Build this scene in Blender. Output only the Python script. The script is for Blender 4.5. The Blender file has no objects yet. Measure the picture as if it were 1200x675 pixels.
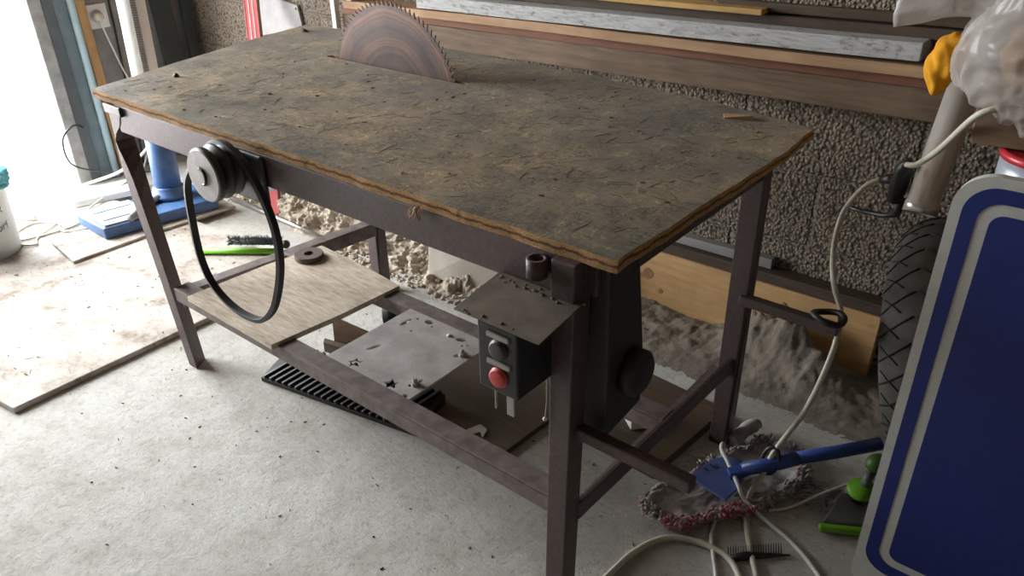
import bpy, bmesh, math, random
from mathutils import Vector, Matrix, noise
random.seed(7)
C = bpy.context.scene.collection
PI = math.pi
V = Vector

# ------------------------------------------------------------------ materials
def new_mat(name):
    m = bpy.data.materials.new(name); m.use_nodes = True
    nt = m.node_tree; b = nt.nodes['Principled BSDF']
    return m, nt, b
def mapping(nt, scale=(1, 1, 1), rot=(0, 0, 0)):
    g = nt.nodes.new('ShaderNodeTexCoord'); mp = nt.nodes.new('ShaderNodeMapping')
    mp.inputs['Scale'].default_value = scale; mp.inputs['Rotation'].default_value = rot
    nt.links.new(g.outputs['Object'], mp.inputs['Vector'])
    return mp.outputs['Vector']
def noise_tex(nt, vec, scale, detail=6, rough=.6, dist=0):
    n = nt.nodes.new('ShaderNodeTexNoise')
    n.inputs['Scale'].default_value = scale; n.inputs['Detail'].default_value = detail
    n.inputs['Roughness'].default_value = rough; n.inputs['Distortion'].default_value = dist
    nt.links.new(vec, n.inputs['Vector']); return n.outputs['Fac']
def ramp(nt, fac, stops):
    r = nt.nodes.new('ShaderNodeValToRGB'); e = r.color_ramp.elements
    while len(e) < len(stops): e.new(.5)
    for k, (p, c) in enumerate(stops):
        e[k].position = p; e[k].color = (c[0], c[1], c[2], 1)
    nt.links.new(fac, r.inputs['Fac']); return r.outputs['Color']
def mixc(nt, fac, a, b, mode='MIX'):
    m = nt.nodes.new('ShaderNodeMix'); m.data_type = 'RGBA'; m.blend_type = mode
    for sock, v in ((m.inputs['Factor'], fac), (m.inputs['A'], a), (m.inputs['B'], b)):
        pass
    fi, ai, bi = m.inputs[0], m.inputs[6], m.inputs[7]
    for s, v in ((fi, fac), (ai, a), (bi, b)):
        if isinstance(v, (int, float)): s.default_value = v
        elif isinstance(v, tuple): s.default_value = (v[0], v[1], v[2], 1)
        else: nt.links.new(v, s)
    return m.outputs[2]
def bump(nt, b, h, strength=.4, dist=.01, prev=None):
    n = nt.nodes.new('ShaderNodeBump'); n.inputs['Strength'].default_value = strength
    n.inputs['Distance'].default_value = dist
    nt.links.new(h, n.inputs['Height'])
    if prev: nt.links.new(prev, n.inputs['Normal'])
    nt.links.new(n.outputs['Normal'], b.inputs['Normal']); return n.outputs['Normal']
def voro(nt, vec, scale, feature='F1', rnd=1):
    v = nt.nodes.new('ShaderNodeTexVoronoi'); v.feature = feature
    v.inputs['Scale'].default_value = scale; v.inputs['Randomness'].default_value = rnd
    nt.links.new(vec, v.inputs['Vector']); return v
def simple(name, c1, c2=None, rough=.6, metal=0, scale=12, stretch=(1, 1, 1), bs=.15, bd=.004, det=6, lo=.35, hi=.65, spec=None):
    m, nt, b = new_mat(name)
    vec = mapping(nt, stretch); n = noise_tex(nt, vec, scale, det)
    nt.links.new(ramp(nt, n, [(lo, c1), (hi, c2 or tuple(x * .75 for x in c1))]), b.inputs['Base Color'])
    b.inputs['Roughness'].default_value = rough; b.inputs['Metallic'].default_value = metal
    if spec is not None: b.inputs['Specular IOR Level'].default_value = spec
    if bs: bump(nt, b, n, bs, bd)
    return m
M = {}
M['paint'] = simple('brown_hammered_paint', (.100, .067, .062), (.066, .043, .040), .5, 0, 90, bs=.25, bd=.002)
M['dusty_paint'] = simple('dusty_brown_paint', (.215, .17, .155), (.115, .086, .078), .65, 0, 25, bs=.25, bd=.002)
M['steel'] = simple('dull_steel_plate', (.58, .54, .52), (.40, .365, .35), .42, .1, 14, bs=.1)
M['hood'] = simple('dusty_sheet_steel', (.20, .165, .125), (.13, .105, .078), .75, .1, 22, bs=.2, bd=.003)
M['shiny'] = simple('bright_steel', (.62, .6, .57), (.45, .43, .41), .3, .9, 8, bs=0)
M['pulley'] = simple('grey_pulley_metal', (.42, .40, .39), (.33, .31, .30), .55, .4, 30, bs=.1, bd=.001)
M['darkmetal'] = simple('dark_metal', (.07, .065, .06), (.04, .036, .032), .45, .3, 20, bs=.1, bd=.001)
M['rubber'] = simple('black_rubber', (.035, .034, .033), (.02, .02, .02), .55, 0, 30, bs=.1, bd=.001)
M['blackplastic'] = simple('black_plastic', (.022, .022, .022), (.014, .014, .014), .4, 0, 30, bs=.05, bd=.001)
M['red'] = simple('red_button_plastic', (.62, .07, .05), (.5, .05, .04), .45, 0, 30, bs=0)
M['label'] = simple('pale_label', (.42, .39, .35), (.34, .31, .28), .5, 0, 40, bs=0)
M['white'] = simple('white_plastic', (.78, .77, .73), (.68, .67, .63), .45, 0, 10, bs=0)
M['cable'] = simple('off_white_cable', (.62, .58, .46), (.5, .46, .36), .5, 0, 20, bs=0)
M['whitecable'] = simple('white_cable', (.72, .71, .68), (.62, .6, .57), .5, 0, 20, bs=0)
M['bluepaint'] = simple('blue_machine_paint', (.085, .175, .36), (.05, .115, .27), .45, 0, 18, bs=.1, bd=.001)
M['blueplate'] = simple('pale_dusty_blue_paint', (.50, .56, .62), (.36, .43, .52), .55, 0, 14, bs=.1, bd=.001)
M['mopblue'] = simple('blue_plastic', (.035, .075, .30), (.025, .055, .24), .4, 0, 14, bs=.05, bd=.001)
M['mopplate'] = simple('dusty_blue_plastic', (.10, .145, .36), (.07, .105, .29), .5, 0, 14, bs=.05, bd=.001)
M['coverdark'] = simple('black_brown_cover', (.032, .025, .023), (.022, .018, .016), .55, 0, 60, bs=.2, bd=.002)  # near-black over the whole motor cover and knob, darker than the frame colour
M['green'] = simple('green_plastic', (.20, .52, .03), (.15, .42, .02), .4, 0, 20, bs=0)
M['darkgreen'] = simple('dark_green_plastic', (.06, .16, .02), (.04, .11, .012), .5, 0, 20, bs=0)
M['greyfluff'] = simple('grey_fluff', (.24, .25, .265), (.14, .147, .155), .95, 0, 60, bs=.3)
M['greyplastic'] = simple('grey_plastic', (.17, .175, .175), (.12, .125, .125), .5, 0, 20, bs=.05)
M['orange'] = simple('orange_cloth', (.80, .37, .01), (.66, .27, .005), .9, 0, 40, bs=.25, bd=.003)
M['signblue'] = simple('sign_blue', (.012, .027, .19), (.010, .022, .165), .45, 0, 60, bs=0)
M['signwhite'] = simple('sign_reflective_white', (.60, .60, .56), (.54, .54, .50), .45, 0, 60, bs=0)
M['aluminium'] = simple('sign_back_aluminium', (.5, .5, .5), (.42, .42, .42), .4, .6, 10, bs=0)
M['chrome'] = simple('worn_chrome', (.84, .81, .76), (.66, .62, .56), .3, .6, 10, (1, 1, .3), bs=.05, bd=.001)
M['dirtyrubber'] = simple('dusty_tyre_rubber', (.105, .098, .085), (.06, .056, .048), .85, 0, 14, bs=.2, bd=.002)
M['groove'] = simple('tyre_groove', (.02, .019, .018), (.014, .013, .012), .9, 0, 14, bs=0)
M['teal'] = simple('teal_cloth', (.16, .50, .55), (.10, .38, .46), .85, 0, 15, bs=.3, bd=.004)
M['mopcloth'] = simple('grey_microfibre', (.46, .43, .41), (.30, .27, .26), .95, 0, 30, bs=.5, bd=.004)
M['pinkfringe'] = simple('pink_fringe', (.52, .10, .14), (.40, .20, .22), .95, 0, 60, bs=.3, bd=.003, lo=.3, hi=.6)
M['grinding'] = simple('abrasive_disc', (.17, .12, .10), (.11, .08, .07), .95, 0, 160, bs=.4, bd=.001)
M['plate_grey'] = simple('grey_galvanised_plate', (.36, .345, .335), (.25, .24, .235), .6, .2, 6, bs=.15)
M['jamb'] = simple('rough_grey_concrete', (.40, .39, .375), (.27, .265, .26), .9, 0, 16, bs=.4)
M['framedark'] = simple('dark_grey_painted_steel', (.10, .115, .12), (.075, .085, .09), .6, 0, 9, bs=.05)
M['frameblue'] = simple('blue_grey_painted_steel', (.17, .215, .235), (.12, .16, .18), .6, 0, 9, bs=.1)
M['bluepipe'] = simple('pale_blue_pipe', (.42, .54, .58), (.34, .46, .51), .4, 0, 9, bs=0)
M['plaster'] = simple('dusty_grey_render', (.29, .28, .26), (.20, .19, .175), .9, 0, 12, bs=.25)
M['darkboard'] = simple('dark_green_black_board', (.035, .045, .04), (.025, .03, .028), .5, 0, 9, (4, 4, 1), bs=.1)
M['slab'] = simple('smooth_cement', (.50, .45, .38), (.40, .355, .30), .9, 0, 10, bs=.15)
M['tinlabel'] = simple('pale_blue_tin_label', (.42, .44, .50), (.34, .36, .42), .35, .2, 9, bs=0)
M['tinred'] = simple('red_tin_lid', (.55, .03, .04), (.42, .02, .03), .35, .1, 9, bs=0)
M['plug'] = M['blackplastic']
M['level_red'] = simple('red_level_paint', (.78, .20, .20), (.68, .14, .14), .45, 0, 9, bs=0)
M['level_pale'] = simple('pale_pink_strip', (.85, .60, .58), (.8, .5, .5), .45, 0, 9, bs=0)
M['vial'] = simple('dark_vial', (.02, .05, .03), (.015, .03, .02), .2, 0, 9, bs=0)
M['bucket'] = simple('white_bucket_plastic', (.66, .69, .65), (.6, .63, .6), .45, 0, 6, bs=0)
M['inkgreen'] = simple('green_print', (.07, .17, .12), (.06, .14, .1), .6, 0, 9, bs=0)
M['inkdark'] = simple('dark_moulded_letters', (.008, .012, .05), (.006, .01, .04), .6, 0, 9, bs=0)
M['ceil'] = simple('grey_ceiling', (.17, .135, .10), (.13, .10, .075), .9, 0, 6, bs=.1)
M['outside'] = simple('pale_pink_paving', (.80, .71, .69), (.74, .65, .63), .9, 0, 3, bs=.05)
M['beigeball'] = simple('pale_bead', (.7, .66, .58), (.6, .56, .5), .6, 0, 9, bs=0)

def wood(name, c1, c2, scale=6, stretch=(1, 12, 12), rough=.75, bs=.25, knots=False):
    m, nt, b = new_mat(name)
    vec = mapping(nt, stretch)
    n = noise_tex(nt, vec, scale, 8, .65, .4); n2 = noise_tex(nt, mapping(nt, (1.3, 1.6, 1.6)), 4, 3)
    col = ramp(nt, n, [(.3, c1), (.7, c2)])
    col = mixc(nt, n2, col, tuple(x * .75 for x in c2), 'MIX') if False else col
    mul = ramp(nt, n2, [(.3, (.78, .74, .7)), (.7, (1.1, 1.1, 1.1))])
    col = mixc(nt, 1.0, col, mul, 'MULTIPLY')
    if knots:
        v = voro(nt, mapping(nt, (3.4, 6, 6)), 1.4)
        k = ramp(nt, v.outputs['Distance'], [(.03, (.45, .25, .13)), (.12, (1, 1, 1))])
        col = mixc(nt, 1.0, col, k, 'MULTIPLY')
    nt.links.new(col, b.inputs['Base Color']); b.inputs['Roughness'].default_value = rough
    bump(nt, b, n, bs, .003); return m
M['pine'] = wood('yellow_pine', (.64, .41, .19), (.50, .30, .125), knots=True, rough=.6)
M['greyplank'] = wood('weathered_brown_plank', (.215, .145, .088), (.088, .056, .034), 5)
M['redplank'] = wood('reddish_plank', (.22, .095, .05), (.14, .055, .028), 5)
M['palepine'] = wood('dusty_pale_pine', (.46, .30, .17), (.34, .2, .105), 5)
M['yellowpine'] = wood('yellow_strip_pine', (.58, .37, .13), (.44, .26, .08), 5)
M['darkplank'] = wood('dark_brown_plank', (.10, .065, .042), (.05, .034, .024), 5)
M['stick'] = wood('orange_brown_stick', (.50, .31, .14), (.34, .19, .075), 6, (12, 12, 1))
M['brownboard'] = wood('dark_brown_board', (.105, .07, .04), (.062, .042, .026), 5)
M['woodblock'] = wood('brown_wood_block', (.36, .25, .16), (.22, .145, .09), 5)
M['offcut'] = wood('brown_offcut', (.30, .20, .12), (.2, .12, .07), 6)
M['plywood'] = wood('dusty_plywood', (.72, .63, .52), (.38, .29, .20), 7, (2.5, 16, 14))
M['crate'] = wood('crate_wood', (.30, .21, .13), (.2, .13, .08), 5)

def mat_floor():
    m, nt, b = new_mat('dusty_concrete_floor')
    o = mapping(nt)
    big = noise_tex(nt, o, 1.6, 5, .6); mid = noise_tex(nt, o, 9, 8, .7); fine = noise_tex(nt, o, 120, 4, .7)
    sw = noise_tex(nt, mapping(nt, (1, 3.2, 1), (0, 0, .6)), 7, 6, .65, 1.6)
    col = ramp(nt, mid, [(.25, (.42, .39, .345)), (.5, (.56, .545, .51)), (.75, (.65, .64, .61))])
    col = mixc(nt, 1.0, col, ramp(nt, big, [(.3, (.86, .84, .8)), (.7, (1.05, 1.05, 1.05))]), 'MULTIPLY')
    v = voro(nt, o, 26); sp = ramp(nt, v.outputs['Distance'], [(.035, (.3, .26, .22)), (.075, (1, 1, 1))])
    keep = noise_tex(nt, o, 3.3, 2); kr = ramp(nt, keep, [(.52, (0, 0, 0)), (.62, (1, 1, 1))])
    col = mixc(nt, kr, col, mixc(nt, 1.0, col, sp, 'MULTIPLY'))
    nt.links.new(col, b.inputs['Base Color']); b.inputs['Roughness'].default_value = .92
    gr = noise_tex(nt, o, 48, 6, .8); ar = noise_tex(nt, mapping(nt, (1, 6, 1), (0, 0, .75)), 16, 5, .7, .5)
    gc = ramp(nt, gr, [(.33, (.72, .70, .67)), (.48, (1, 1, 1)), (.7, (1.06, 1.06, 1.06))]); col = mixc(nt, 1.0, col, gc, 'MULTIPLY')
    nt.links.new(col, b.inputs['Base Color'])
    n1 = bump(nt, b, sw, .25, .010); n2 = bump(nt, b, mid, .45, .01, n1); n3 = bump(nt, b, ar, .35, .006, n2); n4 = bump(nt, b, gr, .55, .007, n3); bump(nt, b, fine, .5, .003, n4)
    return m
M['floor'] = mat_floor()
def mat_sheet():
    m, nt, b = new_mat('dusty_floor_sheet')
    o = mapping(nt); mid = noise_tex(nt, o, 6, 8, .7); fine = noise_tex(nt, o, 60, 5, .7)
    col = ramp(nt, mid, [(.36, (.24, .19, .145)), (.46, (.42, .365, .31)), (.6, (.54, .50, .455))])
    k = ramp(nt, noise_tex(nt, mapping(nt, (1, 3, 1), (0, 0, .8)), 22, 6, .8), [(.32, (.4, .34, .29)), (.44, (1, 1, 1))])
    col = mixc(nt, .8, col, k, 'MULTIPLY')
    nt.links.new(col, b.inputs['Base Color']); b.inputs['Roughness'].default_value = .85
    bump(nt, b, fine, .3, .003, bump(nt, b, mid, .3, .006)); return m
M['sheet'] = mat_sheet()
def mat_block():
    m, nt, b = new_mat('pebbled_concrete_block')
    g = nt.nodes.new('ShaderNodeTexCoord'); sx = nt.nodes.new('ShaderNodeSeparateXYZ'); cx = nt.nodes.new('ShaderNodeCombineXYZ')
    nt.links.new(g.outputs['Object'], sx.inputs[0])
    ad = nt.nodes.new('ShaderNodeMath'); ad.operation = 'ADD'
    nt.links.new(sx.outputs['X'], ad.inputs[0]); nt.links.new(sx.outputs['Y'], ad.inputs[1])
    a2 = nt.nodes.new('ShaderNodeMath'); a2.operation = 'ADD'; a2.inputs[1].default_value = -.11
    nt.links.new(sx.outputs['Z'], a2.inputs[0])
    a3 = nt.nodes.new('ShaderNodeMath'); a3.operation = 'ADD'; a3.inputs[1].default_value = 10.38
    nt.links.new(ad.outputs[0], a3.inputs[0])
    nt.links.new(a3.outputs[0], cx.inputs['X']); nt.links.new(a2.outputs[0], cx.inputs['Y'])
    br = nt.nodes.new('ShaderNodeTexBrick'); br.inputs['Scale'].default_value = 1
    br.inputs['Brick Width'].default_value = .5; br.inputs['Row Height'].default_value = .23
    br.inputs['Mortar Size'].default_value = .009; br.inputs['Mortar Smooth'].default_value = .6
    nt.links.new(cx.outputs[0], br.inputs['Vector'])
    vec = g.outputs['Object']
    v = voro(nt, vec, 105); big = noise_tex(nt, vec, 5, 5); mid = noise_tex(nt, vec, 40, 5)
    col = ramp(nt, v.outputs['Distance'], [(.0, (.345, .29, .23)), (.5, (.22, .182, .142)), (.85, (.075, .062, .048))])
    col = mixc(nt, 1.0, col, ramp(nt, big, [(.3, (.75, .75, .74)), (.7, (1.15, 1.1, 1.05))]), 'MULTIPLY')
    col = mixc(nt, br.outputs['Fac'], col, (.18, .155, .125))
    nt.links.new(col, b.inputs['Base Color']); b.inputs['Roughness'].default_value = .95
    inv = nt.nodes.new('ShaderNodeMath'); inv.operation = 'SUBTRACT'; inv.inputs[0].default_value = 1
    nt.links.new(v.outputs['Distance'], inv.inputs[1])
    n1 = bump(nt, b, inv.outputs[0], .9, .007)
    im = nt.nodes.new('ShaderNodeMath'); im.operation = 'SUBTRACT'; im.inputs[0].default_value = 1
    nt.links.new(br.outputs['Fac'], im.inputs[1])
    n2 = bump(nt, b, im.outputs[0], .7, .012, n1); bump(nt, b, mid, .2, .003, n2)
    return m
M['block'] = mat_block()
def mat_top():
    m, nt, b = new_mat('worn_chipboard_top')
    o = mapping(nt)
    big = noise_tex(nt, o, 2.6, 6, .6, .6); mid = noise_tex(nt, o, 11, 8, .75)
    f1 = noise_tex(nt, mapping(nt, (1, 5, 1), (0, 0, .5)), 26, 7, .75, .8)
    f2 = noise_tex(nt, mapping(nt, (5, 1, 1), (0, 0, .35)), 24, 7, .75, .8)
    col = ramp(nt, big, [(.36, (.155, .146, .118)), (.5, (.235, .202, .145)), (.64, (.34, .265, .165))])
    col = mixc(nt, 1.0, col, ramp(nt, mid, [(.36, (.6, .6, .6)), (.64, (1.25, 1.22, 1.15))]), 'MULTIPLY')
    col = mixc(nt, 1.0, col, ramp(nt, f1, [(.34, (.42, .40, .38)), (.44, (1, 1, 1)), (.57, (1.0, 1.0, 1.0)), (.67, (1.8, 1.65, 1.4))]), 'MULTIPLY')
    col = mixc(nt, 1.0, col, ramp(nt, f2, [(.34, (.45, .43, .4)), (.43, (1, 1, 1)), (.58, (1.0, 1.0, 1.0)), (.68, (1.7, 1.55, 1.3))]), 'MULTIPLY')
    l1 = noise_tex(nt, mapping(nt, (1, 2.2, 1), (0, 0, .4)), 24, 3, .5, 1.2); l2 = noise_tex(nt, mapping(nt, (2.4, 1, 1), (0, 0, .2)), 21, 3, .5, 1.2)
    gate = ramp(nt, noise_tex(nt, o, 13, 2), [(.42, (0, 0, 0)), (.56, (1, 1, 1))])
    ln_ = mixc(nt, 1.0, ramp(nt, l1, [(.472, (1, 1, 1)), (.493, (.36, .34, .31)), (.507, (.36, .34, .31)), (.528, (1, 1, 1))]), ramp(nt, l2, [(.472, (1, 1, 1)), (.493, (.36, .34, .31)), (.507, (.36, .34, .31)), (.528, (1, 1, 1))]), 'MULTIPLY')
    col = mixc(nt, gate, col, mixc(nt, 1.0, col, ln_, 'MULTIPLY'))
    l3 = noise_tex(nt, mapping(nt, (1.6, 1, 1), (0, 0, 1.1)), 19, 3, .5, 1.5)
    col = mixc(nt, 1.0, col, ramp(nt, l3, [(.575, (1, 1, 1)), (.592, (1.9, 1.65, 1.3)), (.604, (1.9, 1.65, 1.3)), (.62, (1, 1, 1))]), 'MULTIPLY')
    nt.links.new(col, b.inputs['Base Color'])
    b.inputs['Sheen Weight'].default_value = .07; b.inputs['Sheen Roughness'].default_value = .5
    rr = ramp(nt, mid, [(.3, (.36, .36, .36)), (.7, (.56, .56, .56))]); nt.links.new(rr, b.inputs['Roughness'])
    bump(nt, b, f2, .25, .002, bump(nt, b, f1, .25, .002)); return m
M['top'] = mat_top()
def mat_edge():
    m, nt, b = new_mat('raw_chipboard_edge')
    o = mapping(nt); n = mixc(nt, .5, noise_tex(nt, mapping(nt, (25, 25, 420)), 1.6, 4, .7), noise_tex(nt, o, 330, 3, .7)); wv = noise_tex(nt, o, 30, 5)
    sp = nt.nodes.new('ShaderNodeSeparateXYZ'); nt.links.new(o, sp.inputs[0])
    a = nt.nodes.new('ShaderNodeMath'); a.operation = 'MULTIPLY_ADD'; a.inputs[1].default_value = .016
    nt.links.new(wv, a.inputs[0]); nt.links.new(sp.outputs['Z'], a.inputs[2])
    mr = nt.nodes.new('ShaderNodeMapRange'); mr.inputs[1].default_value = .840; mr.inputs[2].default_value = .872
    nt.links.new(a.outputs[0], mr.inputs[0])
    lay = ramp(nt, mr.outputs[0], [(.2, (1, 1, 1)), (.40, (.9, .85, .8)), (.48, (.25, .17, .12)), (.56, (.35, .25, .18)), (.64, (1, .95, .9)), (.9, (1.05, 1.05, 1.05))])
    col = ramp(nt, n, [(.38, (.24, .12, .045)), (.5, (.44, .26, .105)), (.62, (.60, .40, .19))])
    col = mixc(nt, 1.0, col, lay, 'MULTIPLY')
    nt.links.new(col, b.inputs['Base Color']); b.inputs['Roughness'].default_value = .95
    bump(nt, b, n, .8, .004); return m
M['edge'] = mat_edge()
def mat_blade():
    m, nt, b = new_mat('rusty_saw_blade')
    g = nt.nodes.new('ShaderNodeTexCoord'); le = nt.nodes.new('ShaderNodeVectorMath'); le.operation = 'DISTANCE'
    nt.links.new(g.outputs['Object'], le.inputs[0]); le.inputs[1].default_value = (-.37, .25, .782)
    w = nt.nodes.new('ShaderNodeTexNoise'); w.noise_dimensions = '1D'; w.inputs['Scale'].default_value = 26; w.inputs['Detail'].default_value = 5
    nz = noise_tex(nt, g.outputs['Object'], 5, 4)
    ad = nt.nodes.new('ShaderNodeMath'); ad.operation = 'MULTIPLY_ADD'; ad.inputs[1].default_value = .035
    nt.links.new(nz, ad.inputs[0]); nt.links.new(le.outputs['Value'], ad.inputs[2]); nt.links.new(ad.outputs[0], w.inputs['W'])
    col = ramp(nt, w.outputs['Fac'], [(.3, (.06, .037, .031)), (.53, (.10, .06, .048)), (.62, (.19, .10, .066)), (.72, (.34, .185, .115))])
    col = mixc(nt, 1.0, col, ramp(nt, noise_tex(nt, g.outputs['Object'], 9, 6, .7), [(.3, (.6, .57, .57)), (.65, (1.1, 1.05, 1))]), 'MULTIPLY')
    nt.links.new(col, b.inputs['Base Color']); b.inputs['Roughness'].default_value = .55; b.inputs['Metallic'].default_value = .35
    return m
M['blade'] = mat_blade()
def mat_flaky():
    m, nt, b = new_mat('flaking_whitewash')
    v = mapping(nt, (1, 9, 9)); n = noise_tex(nt, v, 16, 8, .75); n2 = noise_tex(nt, mapping(nt, (1, 1, 2)), 28, 6, .7)
    c = ramp(nt, n, [(.3, (.26, .25, .24)), (.5, (.50, .50, .49)), (.68, (.62, .62, .61))])
    c = mixc(nt, 1.0, c, ramp(nt, n2, [(.32, (.45, .42, .38)), (.45, (1, 1, 1))]), 'MULTIPLY')
    nt.links.new(c, b.inputs['Base Color']); b.inputs['Roughness'].default_value = .85
    bump(nt, b, n, .5, .006); return m
M['flaky'] = mat_flaky()
def mat_rubble():
    m, nt, b = new_mat('crumbling_plaster_rubble')
    o = mapping(nt); n = noise_tex(nt, o, 9, 8, .7); f = noise_tex(nt, o, 70, 5, .75)
    c = ramp(nt, n, [(.3, (.34, .275, .21)), (.5, (.50, .43, .35)), (.7, (.60, .54, .46))])
    c = mixc(nt, 1.0, c, ramp(nt, f, [(.3, (.7, .66, .62)), (.6, (1.08, 1.06, 1.04))]), 'MULTIPLY')
    nt.links.new(c, b.inputs['Base Color']); b.inputs['Roughness'].default_value = .96
    bump(nt, b, f, .7, .006, bump(nt, b, n, .5, .012)); return m
M['rubble'] = mat_rubble()
def mat_dirt():
    m, nt, b = new_mat('grey_brown_dirt')
    o = mapping(nt); n = noise_tex(nt, o, 14, 8, .7); f = noise_tex(nt, o, 90, 5, .75)
    c = ramp(nt, n, [(.3, (.17, .14, .105)), (.7, (.30, .26, .21))])
    nt.links.new(c, b.inputs['Base Color']); b.inputs['Roughness'].default_value = .97
    bump(nt, b, f, .7, .005, bump(nt, b, n, .6, .012)); return m
M['dirt'] = mat_dirt()
def mat_film():
    m, nt, b = new_mat('crumpled_clear_plastic')
    n = noise_tex(nt, mapping(nt), 9, 4)
    nt.links.new(ramp(nt, n, [(.3, (.74, .68, .62)), (.7, (.86, .82, .78))]), b.inputs['Base Color'])
    b.inputs['Roughness'].default_value = .22
    tr = nt.nodes.new('ShaderNodeBsdfTransparent'); tl = nt.nodes.new('ShaderNodeBsdfTranslucent')
    tl.inputs['Color'].default_value = (.8, .76, .72, 1)
    m1 = nt.nodes.new('ShaderNodeMixShader'); m1.inputs[0].default_value = .35
    m2 = nt.nodes.new('ShaderNodeMixShader'); m2.inputs[0].default_value = .52
    out = nt.nodes['Material Output']
    nt.links.new(b.outputs[0], m1.inputs[1]); nt.links.new(tl.outputs[0], m1.inputs[2])
    nt.links.new(m1.outputs[0], m2.inputs[1]); nt.links.new(tr.outputs[0], m2.inputs[2])
    nt.links.new(m2.outputs[0], out.inputs['Surface'])
    bump(nt, b, n, .5, .01); return m
M['film'] = mat_film()

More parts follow.
